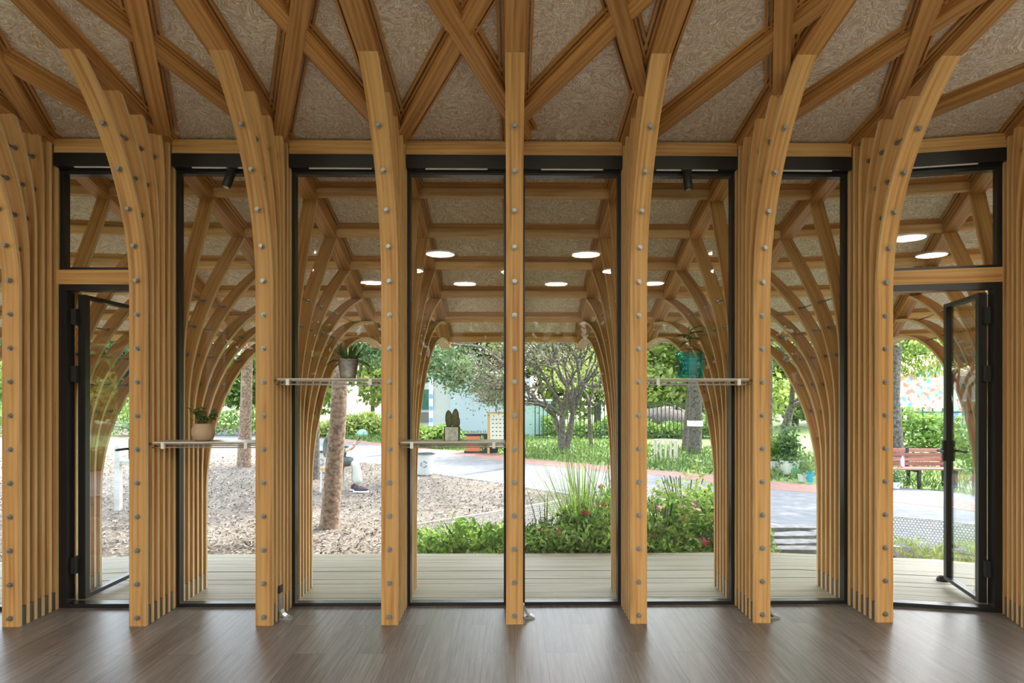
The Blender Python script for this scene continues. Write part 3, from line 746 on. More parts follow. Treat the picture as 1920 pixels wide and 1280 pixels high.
# mulch between deck and road
mp_ = [(p.x, p.y) for p in nr[:9]]
b = MB(); b.prism([(-30, 4.9), (3.0, 5.2)] + mp_[::-1] + [(-30, 30)], GZ - .05, GZ - .012); struct(b.build('mulch_ground', M['mulch']))
n_ = 26000
t_ = rng.random(n_); cy_ = 5.9 + 13 * t_ ** 1.6; cx_ = -cy_ * .80 + rng.random(n_) * (cy_ * .80 + 1.6)
keep = []
nrx = np.array([p.x for p in nr[::1]]); nry = np.array([p.y for p in nr[::1]]); srt = np.argsort(nrx)
lim = np.interp(cx_, nrx[srt], nry[srt]); ok = cy_ < lim - .05
cc = np.stack([cx_[ok], cy_[ok], np.full(ok.sum(), GZ) + rng.uniform(-.008, .02, ok.sum())], 1)
dr = rng.normal(size=(len(cc), 3)); dr[:, 2] *= .15
o = leaf_mesh('wood_chips', cc, .068, M['chips'], None, up=6, aspect=.35, dirs=dr); tag(o, 'loose pale wood chips and dry leaves strewn over the ground', 'wood chips', kind='stuff')
# planting bed soil and slate pavers
b = MB(); bed = [(-1.25, 5.96), (2.42, 5.96), (2.6, 7.2), (2.6, 8.6), (1.9, 9.3), (.9, 8.7), (-.2, 7.6), (-1.1, 6.9)]; b.prism(bed, GZ - .02, GZ + .05); struct(b.build('planting_bed', M['soil']))
b = MB(); b.prism([(3.25, 5.9), (9, 4.4), (9, 6.4), (4.3, 7.2), (3.35, 7.1)], GZ - .02, GZ + .03) if False else b.prism([(4.1, 5.6), (9, 3.6), (9, 5.6), (5.2, 6.95), (4.05, 7.3)], GZ - .02, GZ + .03); struct(b.build('grass_bed', M['soil']))
for k, (px0, px1, py) in enumerate([(1440, 1535, 992), (1438, 1530, 1006), (1442, 1538, 1020), (1440, 1532, 1033)]):
    a, c = ground(px0, py), ground(px1, py); b = MB(); mx_, my_ = (a.x + c.x) / 2, (a.y + c.y) / 2; hw = (c.x - a.x) / 2 + .12; hd = .135 - .01 * k
    pts = [(mx_ + hw * x + rng.normal(0, .02), my_ + hd * y + rng.normal(0, .015)) for x, y in ((-1, -.8), (-.3, -1), (.5, -.9), (1, -.7), (.97, .7), (.3, 1), (-.5, .9), (-1, .75))]
    b.prism(pts, GZ - .02, GZ + .04); o = b.build('slate_paver', M['stone'])
    tag(o, 'rough grey slate paver, ' + ['nearest to the road', 'second from the road', 'third from the road', 'closest to the deck'][k] + ' in the stepping path', 'paver', 'slate stepping pavers')

# perforated white metal edging
def perf_mat():
    m = bpy.data.materials.new('perforated_white_metal'); m.use_nodes = True; t = m.node_tree; L = t.links; B = t.nodes['Principled BSDF']; B.inputs['Base Color'].default_value = (.75, .75, .73, 1); B.inputs['Roughness'].default_value = .5
    uv = N(m, 'ShaderNodeUVMap'); sx = N(m, 'ShaderNodeSeparateXYZ'); L.new(uv.outputs[0], sx.inputs[0])
    P = .034
    def mth(op, a, c=None):
        n = N(m, 'ShaderNodeMath', operation=op)
        for k, v in enumerate((a, c)):
            if v is None: continue
            if isinstance(v, (int, float)): n.inputs[k].default_value = v
            else: L.new(v, n.inputs[k])
        return n.outputs[0]
    res = []
    for off in (0, .5):
        fx = mth('SUBTRACT', mth('FRACT', mth('ADD', mth('DIVIDE', sx.outputs[0], P), off)), .5)
        fy = mth('SUBTRACT', mth('FRACT', mth('ADD', mth('DIVIDE', sx.outputs[1], P * 1.732), off)), .5)
        d2 = mth('ADD', mth('POWER', mth('MULTIPLY', mth('ABSOLUTE', fx), P), 2), mth('POWER', mth('MULTIPLY', mth('ABSOLUTE', fy), P * 1.732), 2)); res.append(d2)
    hole = mth('LESS_THAN', mth('MINIMUM', res[0], res[1]), .0125 ** 2)
    tr = N(m, 'ShaderNodeBsdfTransparent'); mx = N(m, 'ShaderNodeMixShader'); L.new(hole, mx.inputs[0]); L.new(B.outputs[0], mx.inputs[1]); L.new(tr.outputs[0], mx.inputs[2]); L.new(mx.outputs[0], t.nodes['Material Output'].inputs[0]); return m
M['perf'] = perf_mat()
def edging(pts, h, lab, z0=GZ):
    r = empty('perforated_edging', (0, 0, 0)); b = MB(); L_ = 0
    for a, c in zip(pts[:-1], pts[1:]):
        l = math.hypot(c[0] - a[0], c[1] - a[1]); n0 = len(b.v)
        b.v += [Vector((a[0], a[1], z0)), Vector((c[0], c[1], z0)), Vector((c[0], c[1], z0 + h)), Vector((a[0], a[1], z0 + h))]
        b.face([n0, n0+1, n0+2, n0+3], [(L_, 0), (L_ + l, 0), (L_ + l, h), (L_, h)]); L_ += l
    b.build('perforated_sheet', M['perf'], r)
    b = MB(); b.tube([(p[0], p[1], z0 + h) for p in pts], .008, 6); b.build('top_rail', M['white'], r); tag(r, lab, 'garden edging')
A0, A1 = at_y(770, 983, 6.4), at_y(945, 956, 7.6)
h1 = .30; e0 = ground(770, 984, GZ + h1); e1 = ground(945, 956, GZ + h1); e2 = ground(1000, 949, GZ + h1)
edging([(e0.x - .2, e0.y - .25), (e0.x, e0.y), (e1.x, e1.y), (e2.x + .4, e2.y + .5)], h1, 'white perforated metal edging left of the tall grass bed')
e0 = ground(1240, 918, GZ + .34); e1 = ground(1345, 931, GZ + .34); edging([(e0.x - .5, e0.y + .1), (e0.x, e0.y), (e1.x, e1.y), (e1.x + .35, e1.y - .5)], .34, 'white perforated metal edging behind the flowering bed at the road')
e = [ground(x, y, GZ + .30) for x, y in ((1640, 964), (1673, 967.6), (1770, 976), (1824, 983), (1950, 1000))]; edging([(p.x, p.y) for p in e], .30, 'white perforated metal edging outside the right door')

# ------------------------------------------------------------------ planting
def clump(name, cx, cy, rx, ry, n, h, size, m, lab, cat, grp=None, flowers=(), kind=None, z0=GZ + .03, aspect=.5, up=1.5):
    r = empty(name, (cx, cy, z0)) if not kind else None
    ns = max(12, n // 42); su = rng.random(ns) ** .5; sa = rng.random(ns) * 6.283; sh = h * (1 - .45 * su ** 2) * rng.uniform(.55, 1.12, ns)
    k = rng.integers(0, ns, n); t = rng.random(n) ** .6; x = su[k] * np.cos(sa[k]) * rx; y = su[k] * np.sin(sa[k]) * ry
    rad = size * (.35 + 1.1 * (1 - t)) + .02; hz = sh[k] * t
    c = np.stack([x + rng.normal(0, 1, n) * rad * .8, y + rng.normal(0, 1, n) * rad * .8, hz], 1)
    if kind:
        c += (cx, cy, z0); o = leaf_mesh(name, c, size, m, None, up, aspect); tag(o, lab, cat, grp, kind); return o
    leaf_mesh('foliage', c, size, m, r, up, aspect)
    b = MB()
    for k in range(14):
        a = rng.uniform(0, 6.28); q = rng.uniform(.1, .7); b.tube([(0, 0, 0), (rx * q * .5 * math.cos(a), ry * q * .5 * math.sin(a), h * .4), (rx * q * math.cos(a), ry * q * math.sin(a), h * .8)], .005, 5)
    b.build('stem', M['leafdark'], r)
    for (fm, nf, fs) in flowers:
        k = rng.choice(n, nf); cf = c[k] + (0, 0, .02); cf[:, 2] = np.maximum(cf[:, 2], h * .35); pts = np.repeat(cf, 9, 0) + rng.normal(scale=fs * .4, size=(nf * 9, 3)); leaf_mesh('flower_heads', pts, fs * 1.2, fm, r, 4, .8)
    tag(r, lab, cat, grp); return r
def blades(name, cx, cy, n, h, m, lab, cat, spread=.35, wd=.02, z0=GZ + .03, m2=None, n2=0):
    r = empty(name, (cx, cy, z0))
    def mk(nm, k_, mm, hh, w_):
        b = MB()
        for k in range(k_):
            a = rng.uniform(0, 6.28); e = rng.uniform(1.15 if spread < .2 else .9, 1.55); q = rng.uniform(0, .12)
            frond(b, (math.cos(a) * q, math.sin(a) * q, 0), (math.cos(a) * math.cos(e), math.sin(a) * math.cos(e), math.sin(e)), hh * rng.uniform(.55, 1.1), w_, droop=rng.uniform(.1, 1.1) * spread * 2, n=8)
        b.build(nm, mm, r)
    mk('blade', n, m, h, wd)
    if m2: mk('seed_head', n2, m2, h * 1.05, wd * .8)
    tag(r, lab, cat); return r
# low cover in front
o = []
n_ = 12000; x = rng.uniform(-1.15, 2.45, n_); yy = rng.uniform(5.98, 6.9, n_); h_ = .20 + .14 * np.sin(x * 2.1) * np.cos(yy * 3) + rng.random(n_) * .14
c = np.stack([x, yy, GZ + .03 + np.clip(h_, .03, 1) * rng.random(n_) ** .4 * (1.0)], 1)
tag(leaf_mesh('ground_cover', c, .065, M['leafbright'], None, 1.5, .55), 'dense low green ground cover along the deck edge', 'ground cover', kind='stuff')
clump('leafy_shrub', -.45, 6.55, .55, .40, 2600, .48, .075, M['leafbright'], 'bright green low shrub left of the middle column beside the perforated edging', 'shrub')
clump('leafy_shrub', .15, 6.9, .4, .4, 1500, .45, .06, M['leafdark'], 'dark green shrub behind the middle column foot', 'shrub')
clump('leafy_shrub', 1.0, 6.7, .55, .5, 2200, .75, .07, M['leafbright'], 'green flowering shrub with orange and yellow blooms beside the tall grass', 'shrub', flowers=((M['redpetal'], 22, .04), (M['yellowpetal'], 16, .045)))
clump('leafy_shrub', .55, 6.5, .5, .4, 2000, .50, .06, M['leafdark'], 'dark green shrub with red blooms in front of the tall grass', 'shrub', flowers=((M['redpetal'], 34, .035),))
clump('leafy_shrub', 1.55, 6.6, .42, .45, 2400, .78, .08, M['leafbright'], 'flowering shrub with pink blooms right of the first column', 'shrub', flowers=((M['redpetal'], 22, .035), (M['pinkpetal'], 14, .045)))
clump('leafy_shrub', 2.1, 6.9, .42, .5, 2600, .72, .08, M['leafbright'], 'tall green flowering shrub with red blooms under the teal vase', 'shrub', flowers=((M['redpetal'], 34, .04), (M['pinkpetal'], 10, .04)))
clump('leafy_shrub', 2.0, 7.5, .4, .4, 1300, .95, .08, M['leafyellow'], 'yellow green leafy shrub with tall top under the teal vase', 'shrub')
clump('leafy_shrub', 2.3, 6.3, .2, .3, 1500, .55, .075, M['leafbright'], 'low green shrub at the right end of the bed', 'shrub', flowers=((M['redpetal'], 6, .03),))
p = ground(1070, 985); blades('tall_grass', .74, 6.95, 190, 1.15, M['leafbright'], 'tall green grass clump right of the middle column', 'ornamental grass', .22, .012, m2=M['leafpurple'], n2=60)
blades('purple_grass', .34, 6.95, 26, .80, M['leafpurple'], 'drooping purplish grass left of the tall green grass', 'ornamental grass', .8, .018)
blades('purple_grass', 1.08, 7.0, 12, 1.15, M['leafpurple'], 'arching dark grass right of the tall green grass', 'ornamental grass', .75, .02)
n_ = 5200; x = rng.uniform(4.05, 8.6, n_); v_ = rng.random(n_); yy = 5.75 - (x - 4.1) * .40 + v_ * 1.15
c = np.stack([x, yy, GZ + .02 + rng.random(n_) * .22], 1); tag(leaf_mesh('grass_tufts', c, .07, M['leafyellow'], None, .4, .3, dirs=np.tile([0, 0, 1.], (n_, 1)) + rng.normal(scale=.5, size=(n_, 3))), 'bright green grass between the deck and edging at the right door', 'grass', kind='stuff')
n_ = 30000; x = rng.uniform(-14, 26, n_)
rdx = np.array([p.x for p in rd]); rdy = np.array([p.y for p in rd]); srt = np.argsort(rdx); y0 = np.interp(x, rdx[srt], rdy[srt])
yy = y0 + .1 + rng.random(n_) ** 1.3 * 9; okk = (x < 5.6) | (yy > y0 + 1.0)
M['meadow'] = leafmat('meadow_grass_blade', (.05, .12, .02), (.25, .34, .09), (.12, .20, .045))
c = np.stack([x, yy, GZ + rng.random(n_) * .14], 1)[okk]; tag(leaf_mesh('meadow_grass', c, .17, M['meadow'], None, .4, .22, dirs=np.tile([0, 0, 1.], (len(c), 1)) + rng.normal(scale=.45, size=(len(c), 3))), 'green meadow grass beyond the red lane', 'grass', kind='stuff')

# ------------------------------------------------------------------ trees
def branch(b, p, d, L, r, lev, tips, spread=.6, n=2):
    q = p + d * L * .5 + Vector(rng.normal(scale=L * .05, size=3)); e = p + d * L + Vector(rng.normal(scale=L * .06, size=3))
    b.tube([p, q, e], [r, r * .85, r * .68], 7 if r > .03 else 5, cap=False)
    if lev == 0: tips.append(e); return
    tips.append(e) if lev == 1 else None
    for k in range(n + (1 if rng.random() < .4 else 0)):
        dd = (d + Vector(rng.normal(scale=spread, size=3))).normalized(); dd.z = max(dd.z, -.05); dd.normalize()
        branch(b, e, dd, L * rng.uniform(.65, .85), r * .66, lev - 1, tips, spread, n)
def tree(px, py, top, r0, H, lab, m='leaf', mb='bark', lean=(0, 0), nl=2600, ls=.09, crown=1.0, levels=4, trunk=None, multi=1, cat='tree', zc=None, L0=None, spread=.6):
    base = ground(px, py); r = empty('tree', (base.x, base.y, GZ)); b = MB(); tips = []
    if trunk is None: trunk = H * .45
    for s in range(multi):
        l = Vector((lean[0], lean[1], 1)) if multi == 1 else Vector((math.cos(s * 2.1 + .4) * .28 + lean[0], math.sin(s * 2.1) * .3, 1))
        l.normalize(); st = Vector((0, 0, -.05)) if multi == 1 else Vector((math.cos(s * 2.1) * .05, math.sin(s * 2.1) * .05, -.05))
        e = l * trunk; rr = r0 if multi == 1 else r0 * .6
        b.tube([st, st + l * .12, st + l * trunk * .5 + Vector(rng.normal(scale=.03, size=3)), e], [rr * 1.35, rr * 1.08, rr * .92, rr * .8], 12, cap=False)
        for k in range(3):
            dd = (l + Vector(rng.normal(scale=spread, size=3))).normalized(); branch(b, e, dd, L0 or (H - trunk) * .36, rr * .6, levels - 1, tips, spread)
    b.build('trunk', M[mb], r, True)
    tips = np.array([tuple(t) for t in tips]); k = rng.choice(len(tips), nl); c = tips[k] + rng.normal(scale=crown * .33, size=(nl, 3)) * (1, 1, .7)
    leaf_mesh('foliage', c, ls, M[m], r, .8, .5); tag(r, lab, cat); return r
tree(617, 988, 0, .115, 5.2, 'thick brown tree trunk standing on the wood chips in front of the seated person', lean=(.06, 0.02), nl=2300, ls=.12, crown=1.5, trunk=2.9)
tree(457, 874, 0, .15, 8, 'straight tree on the mulch seen behind the round tan pot', 'leaf', lean=(.03, 0), nl=3200, ls=.16, crown=2.0, trunk=3.2)
tree(1056, 848, 0, .17, 5.5, 'multi stemmed tree with spreading bare branches right of the middle column', 'leafpurple', 'darkbark', nl=5200, ls=.10, crown=1.0, multi=4, trunk=1.15, levels=5, L0=1.0, spread=.45)
tree(1109, 838, 0, .07, 4.2, 'thin crooked dark tree near the fence', 'leafyellow', 'darkbark', lean=(-.05, 0), nl=2600, ls=.10, crown=.9, trunk=1.5, L0=.8)
tree(1302, 848, 0, .20, 8, 'big tree with a white band round its trunk behind the teal vase', 'leafyellow', 'darkbark', lean=(.03, 0), nl=4200, ls=.15, crown=1.9, trunk=3.0)
tree(1283, 843, 0, .09, 6, 'slimmer dark tree touching the banded tree', 'leaf', 'darkbark', lean=(.1, 0), nl=2600, ls=.14, crown=1.5, trunk=2.4)
tree(1682, 866, 0, .17, 9, 'dark rough tree trunk at the left edge of the open right door', 'leaf', 'darkbark', nl=5200, ls=.12, crown=1.7, trunk=3.6)
q_ = ground(1745, 862); r = empty('willow_tree', (q_.x, q_.y + 1.5, GZ)); b = MB(); b.tube([(3.5, 0, 0), (3.2, 0, 3), (0, 0, 4.6)], [.16, .13, .05], 8); b.build('trunk', M['darkbark'], r)
c = np.stack([rng.normal(0, 1.3, 5000), rng.normal(0, .5, 5000), 4.4 - 2.1 * rng.random(5000) ** 1.3], 1); c[:, 0] = np.round(c[:, 0] / .22) * .22 + rng.normal(0, .05, 5000)
leaf_mesh('foliage', c, .17, M['leaf'], r, .3, .22, dirs=np.tile([0, 0, -1.], (5000, 1)) + rng.normal(scale=.35, size=(5000, 3))); tag(r, 'willow with hanging leaf strands beyond the bench', 'tree')
tree(817, 812, 0, .15, 8, 'pale brown tree beside the striped white post', 'leaf', 'bark', nl=6500, ls=.2, crown=2.2, trunk=2.3)
tree(1462, 835, 0, .16, 6.5, 'leaning dark tree seen low behind the right hand planters', 'leafyellow', 'darkbark', lean=(.30, 0), nl=5200, ls=.14, crown=1.5, trunk=1.4)
tree(700, 800, 0, .12, 7, 'leafy tree behind the white lamp post', 'leaf', 'bark', nl=8000, ls=.22, crown=2.2, trunk=2.0)
tree(962, 815, 0, .11, 6, 'pine with drooping branches over the pale building', 'leafpine', 'darkbark', nl=3000, ls=.18, crown=1.5, trunk=2.4)
r = empty('tree', (-3.4, 24.6, GZ)); b = MB(); b.tube([(3.4, 0, 0), (3.4, 0, 2.7), (2.2, 0, 3.6), (-1.2, 0, 3.9)], [.10, .09, .06, .03], 8); b.build('trunk', M['darkbark'], r)
leaf_mesh('foliage', blob_points(7000, [((-1.6, 0, 3.6), (1.5, 1, 1.0)), ((0, .2, 3.1), (1.4, .9, 1.0)), ((1.5, 0, 2.5), (1.1, .8, .8)), ((2.9, 0, 2.0), (1.0, .8, .8)), ((-3, 0, 4.0), (1.3, 1, .9))], .1), .20, M['leafpine'], r, .8, .4); tag(r, 'drooping pine boughs hanging in front of the pale building', 'tree')
# unseen trees added to dapple the ground with shade
for (x, y, h_, lab) in ((-2.4, 12.5, 8, 'shade tree hidden behind the column left of the cactus pot'), (0.02, 15.5, 9, 'shade tree hidden behind the middle column'), (-4.2, 13.5, 7, 'shade tree left of the seated person'), (-9.5, 11, 8, 'shade tree at the far left of the mulch'), (4.9, 12.7, 8, 'shade tree behind the column right of the teal vase'), (6.95, 12.0, 8, 'shade tree behind the column left of the right door'), (8.5, 11.5, 8, 'shade tree above the bench'), (-3.6, 18.9, 8, 'shade tree past the road'), (7.0, 17.5, 9, 'shade tree past the meadow')):
    r = empty('tree', (x, y, GZ)); b = MB(); 
    b.tube([(0, 0, 0), (.02, 0, h_ * .35), (.1, 0, h_ * .7)], [.14, .11, .08], 10)
    b.build('trunk', M['darkbark'], r)
    bl = [((rng.normal(0, 1.2), rng.normal(0, 1.2), h_ * .8 + rng.normal(0, .5)), (1.4, 1.4, .8)) for _ in range(6)]
    leaf_mesh('foliage', blob_points(2300 if y < 16 and x < 1 else 5200, bl, .1), .26, M['leaf'], r, .8, .6); tag(r, 'added high crowned ' + lab, 'tree')
# background greenery
BT = [(-34, 44, 'leaf'), (-27, 40, 'leafyellow'), (-21, 36, 'leafdark'), (-15.5, 38, 'leaf'), (-11, 33, 'leafyellow'), (-7.2, 37, 'leafdark'), (-3.6, 40, 'leaf'), (.8, 38, 'leafpurple'),
      (4.5, 34, 'leafyellow'), (8, 37, 'leaf'), (12, 33, 'leafyellow'), (16, 36, 'leaf'), (20, 40, 'leafdark'), (25, 37, 'leafyellow'), (31, 42, 'leaf'), (38, 45, 'leafdark')]
PLN = ['far left edge', 'left of the far left window', 'behind the left door', 'behind the tan pot', 'left of the lamp post', 'behind the lamp post', 'behind the pale building', 'behind the middle column', 'right of the middle column', 'behind the dark fence', 'behind the teal vase', 'right of the banded tree', 'behind the planters', 'behind the painted building', 'behind the right door', 'far right edge']
for k, (x, y, mm) in enumerate(BT):
    r = empty('tree', (x, y, GZ)); b = MB(); b.tube([(0, 0, 0), (.1, 0, 2.0), (.2, .1, 4)], [.2, .16, .1], 9); b.build('trunk', M['darkbark'], r)
    bl = [((rng.normal(0, 2.0), rng.normal(0, 1.2), 1.6 + rng.random() * 5.5), (1.9, 1.5, 1.3)) for _ in range(14)]
    leaf_mesh('foliage', blob_points(12000, bl, .4), .34, M[mm], r, .8, .6)
    tag(r, {'leaf': 'fresh green', 'leafyellow': 'yellow green', 'leafdark': 'dark green', 'leafpurple': 'purplish'}[mm] + ' background tree ' + PLN[k], 'tree', 'background trees')
for k, (x0, x1, y, h_, mm, lab) in enumerate([(-30, -9, 28, 1.5, 'leaf', 'clipped green hedge across the far left'), (-8.5, -5.2, 27, 1.0, 'leafyellow', 'low yellow green hedge left of the pale building'), (-3.6, -1.6, 22, .7, 'leaf', 'low shrubs in front of the pale building'),
                                         (1.2, 9, 26.5, .9, 'leaf', 'green shrubs behind the dark fence'), (9.5, 17, 19, 1.3, 'leaf', 'shrubs in the right middle distance'), (10.3, 15.5, 14.6, 1.35, 'leaf', 'leafy bush behind the red bench')]):
    n_ = int(2600 * (x1 - x0) / 4 + 2000) if k else 9000; xx = rng.uniform(x0, x1, n_); tt = rng.random(n_); hh = h_ * (.8 + .2 * np.sin(xx * 1.7) + .1 * np.sin(xx * 5))
    c = np.stack([xx, y + rng.normal(0, .4, n_) * (1 if y > 16 else .8), GZ + hh * tt ** .7], 1); o = leaf_mesh('hedge', c, .16 if y > 16 else .11, M[mm], None, 1, .6); tag(o, lab, 'hedge')

x_ = rng.uniform(-14, 14, 9000); c = np.stack([x_, -10 + rng.normal(0, .6, 9000), GZ + 4.2 * rng.random(9000) ** .8], 1)  # unseen hedge added to darken the back openings mirrored in the glass
tag(leaf_mesh('hedge', c, .45, M['leafdark'], None, 1, .6), 'added tall green hedge behind the viewer, darkening the glass reflection', 'hedge')
# white band on the tree
p = ground(1302, 848); b = MB(); b.lathe([(.235, 0), (.24, .01), (.24, .16), (.235, .17)], (0, 0, 0), 20); o = b.build('trunk_wrap', M['white']); o.location = (p.x + .02, p.y, GZ + .80)
tag(o, 'white wrapping band round the big tree trunk', 'wrap')

# ------------------------------------------------------------------ park furniture
# iron fence
def fence(x0, x1, y, h, lab, m, gap=.16, y1=None):
    r = empty('metal_fence', (x0, y, GZ)); L = x1 - x0; dy = (y1 - y) if y1 else 0; nb_ = int(L / gap); pick = MB()
    for k in range(nb_ + 1):
        x = L * k / nb_; pick.box((x, dy * k / nb_, h / 2), (.035, .03, h))
    pick.build('pickets', m, r)
    for z in (.15, h - .12):
        b = MB(); b.sweep([(0, 0, z), (L, dy, z)], (0, 0, 1), .05, .04, 0, 0); b.build('rail', m, r)
    tag(r, lab, 'fence')
M['fencedark'] = mat('dark_fence_paint', (.03, .045, .035), .5); M['fencegreen'] = mat('green_fence_paint', (.03, .13, .08), .5)
fence(.9, 9.2, 25.5, 1.5, 'dark iron picket fence behind the trees right of the middle', M['fencedark'])
fence(11.8, 21, 19.2, 1.35, 'green metal fence beyond the bench', M['fencegreen'], .3)

# pale building with a window and door
r = empty('pale_building', (-5.2, 29, GZ)); M['bwall'] = mat('pale_blue_wall', (.46, .53, .58), .7); M['bwall2'] = mat('white_wall', (.55, .55, .53), .7)
b = MB(); b.box((2.6, 1.5, 1.3), (5.4, 3, 2.6)); b.build('wall', M['bwall2'], r)
b = MB(); b.box((4.2, -.05, 1.25), (3.6, .2, 2.5)); b.build('wall_panel', M['bwall'], r)
b = MB(); b.box((2.6, 1.5, 2.66), (5.8, 3.4, .12)); b.build('roof', M['white'], r)
w_ = MB(); w_.box((1.05, -.04, 1.55), (1.1, .06, .9)); fo = w_.build('window', M['fencegreen'], r); b = MB(); b.box((1.05, -.08, 1.55), (.96, .03, .78)); b.build('pane', M['clear'], fo)
b = MB(); b.box((1.0, -.04, .75), (1.0, .06, .45)); b.build('vent_grille', M['darksteel'], r)
b = MB(); b.box((2.9, -.06, 1.3), (.35, .06, .35)); b.build('vent', M['kerb'], r)
tag(r, 'pale blue and white low building behind the cactus pot', 'building')
r = empty('utility_box', (1.0, 27, GZ)); b = MB(); b.box((0, 0, .75), (1.2, .8, 1.5)); b.build('cabinet_body', mat('mint_paint', (.40, .56, .54), .6), r); b = MB(); b.box((0, 0, 1.53), (1.3, .9, .06)); b.build('lid', M['white'], r); tag(r, 'mint green cabinet just right of the middle column', 'utility box')

# painted building with a sloping roof
def mural_mat():
    m = mat('painted_mural', (.8, .8, .8), .7); L = m.node_tree.links; tc = N(m, 'ShaderNodeTexCoord'); v = N(m, 'ShaderNodeTexVoronoi'); v.inputs['Scale'].default_value = 6.5
    L.new(tc.outputs['Object'], v.inputs['Vector']); r = ramp(m, [(0, (.55, .545, .52)), (.50, (.55, .545, .52)), (.60, (.15, .35, .70)), (.72, (.75, .22, .16)), (.84, (.80, .70, .25)), (.92, (.55, .545, .52))]); r.color_ramp.interpolation = 'CONSTANT'
    sp = N(m, 'ShaderNodeSeparateColor'); L.new(v.outputs['Color'], sp.inputs[0]); L.new(sp.outputs[0], r.inputs[0]); L.new(r.outputs[0], m.node_tree.nodes['Principled BSDF'].inputs['Base Color']); return m
p = at_y(1690, 745, 27); r = empty('painted_building', (p.x, 27, GZ)); b = MB()
pr = [(-.5, 0), (6.5, 0), (6.5, 4.1), (3, 3.6), (-.5, 2.3)]; n0 = 0
for yv in (0, 3): b.v += [Vector((x, yv, z)) for x, z in pr]
b.face([0, 1, 2, 3, 4]); b.face([9, 8, 7, 6, 5])
for k in range(5): b.face([k, 5 + k, 5 + (k + 1) % 5, (k + 1) % 5])
b.build('wall', mural_mat(), r)
b = MB(); b.sweep([(-.8, 1.4, 2.25), (3, 1.4, 3.67), (6.8, 1.4, 4.2)], (0, 1, 0), 3.4, .12, 0, 0); b.build('roof', mat('terracotta', (.5, .2, .12), .8), r)
b = MB(); b.lathe([(.45, 0), (.45, .05)], (0, 0, 0), 20); o = b.build('round_window', M['white'], r); o.location = (2.4, -.02, 2.5); o.rotation_euler = (R(90), 0, 0)
tag(r, 'painted white building with a rising roof beyond the right door', 'building')

# bench
p = ground(1722, 912); r = empty('park_bench', (p.x - .2, p.y, GZ), R(-6)); M['bench'] = wood('red_brown_slat', (.20, .07, .05), (.33, .13, .10), (.42, .20, .16), across=25)
BL = 1.75
for k in range(4):
    b = MB(); b.box((0, .22 + k * .012, .42 + k * .085), (BL, .03, .07)); b.build('back_slat', M['bench'], r)
for k in range(4):
    b = MB(); b.box((0, -.20 + k * .10, .36), (BL, .085, .03)); b.build('seat_slat', M['bench'], r)
for x in (-.7, .1, .75):
    b = MB(); b.box((x, 0, .32), (.05, .48, .05)); b.box((x, -.2, .15), (.05, .05, .32)); b.box((x, .2, .15), (.05, .05, .32)); b.box((x, .245, .52), (.05, .03, .42)); b.build('leg_frame', M['blackmatte'], r)
tag(r, 'red brown slatted park bench outside the right door', 'bench')
q = at_y(1692, 880, p.y - .02); b = MB(); r = empty('water_bottle', (q.x, p.y - .02, GZ + .378)); b.lathe([(.03, 0), (.034, .01), (.034, .14), (.03, .16), (.014, .19), (.014, .205)], (0, 0, 0), 16); b.build('bottle_body', mat('milky_plastic', (.75, .78, .80), .3), r, True)
b = MB(); b.lathe([(.016, .20), (.016, .22)], (0, 0, 0), 12); b.build('cap', mat('blue_cap', (.15, .3, .6), .4), r); tag(r, 'clear plastic bottle standing on the red bench', 'bottle')

def pot(px, py, rr, h, m, lab, name='plant_pot', leafm='leaf', n=160, ls=.05, lh=.25, square=None, cat='potted plant'):
    p = ground(px, py); r = empty(name, (p.x, p.y, GZ)); b = MB()
    if square: b.box((0, 0, h / 2), (square, .30, h), top=(1.08, 1.1)); b.box((0, 0, h - .015), (square * 1.1, .34, .03))
    else: b.lathe([(rr * .75, 0), (rr, h * .95), (rr * 1.06, h * .95), (rr * 1.06, h), (rr * .9, h), (rr * .9, h * .85), (0, h * .85)], (0, 0, 0), 20)
    b.build('pot_body', m, r)
    if n:
        c = rng.normal(size=(n, 3)) * ((square or rr * 2) * .42, .12 if square else rr * .8, lh * .35) + (0, 0, h + lh * .45); leaf_mesh('foliage', c, ls, M[leafm], r, .8, .6)
    tag(r, lab, cat); return r
M['foam'] = mat('cream_foam', (.66, .66, .55), .7); M['bluep'] = mat('blue_plastic', (.05, .35, .50), .35); M['greenp'] = mat('green_bottle_plastic', (.10, .45, .20), .35)
pot(1455, 884, .1, .26, M['foam'], 'cream box planter, left one of two beside the red lane', 'box_planter', 'leaf', 900, .09, .55, .40)
pot(1480, 888, .1, .30, M['foam'], 'cream box planter, right one of two beside the red lane', 'box_planter', 'leafdark', 900, .09, .60, .28)
pot(1504, 902, .09, .15, M['foam'], 'small pale pot with a grey green plant beside the blue pot', 'plant_pot', 'leafpine', 260, .05, .28)
pot(1519, 904, .07, .22, M['bluep'], 'small blue jar beside the pale pot at the red lane', 'blue_jar', 'leaf', 120, .05, .2)
pot(1491, 893, .06, .20, M['greenp'], 'green plastic jug beside the cream box planters', 'green_jug', n=0, cat='jug')
pot(1679, 915, .09, .12, M['white'], 'little white pot with a round leafed plant left of the bench', 'plant_pot', 'leafpine', 220, .05, .2)

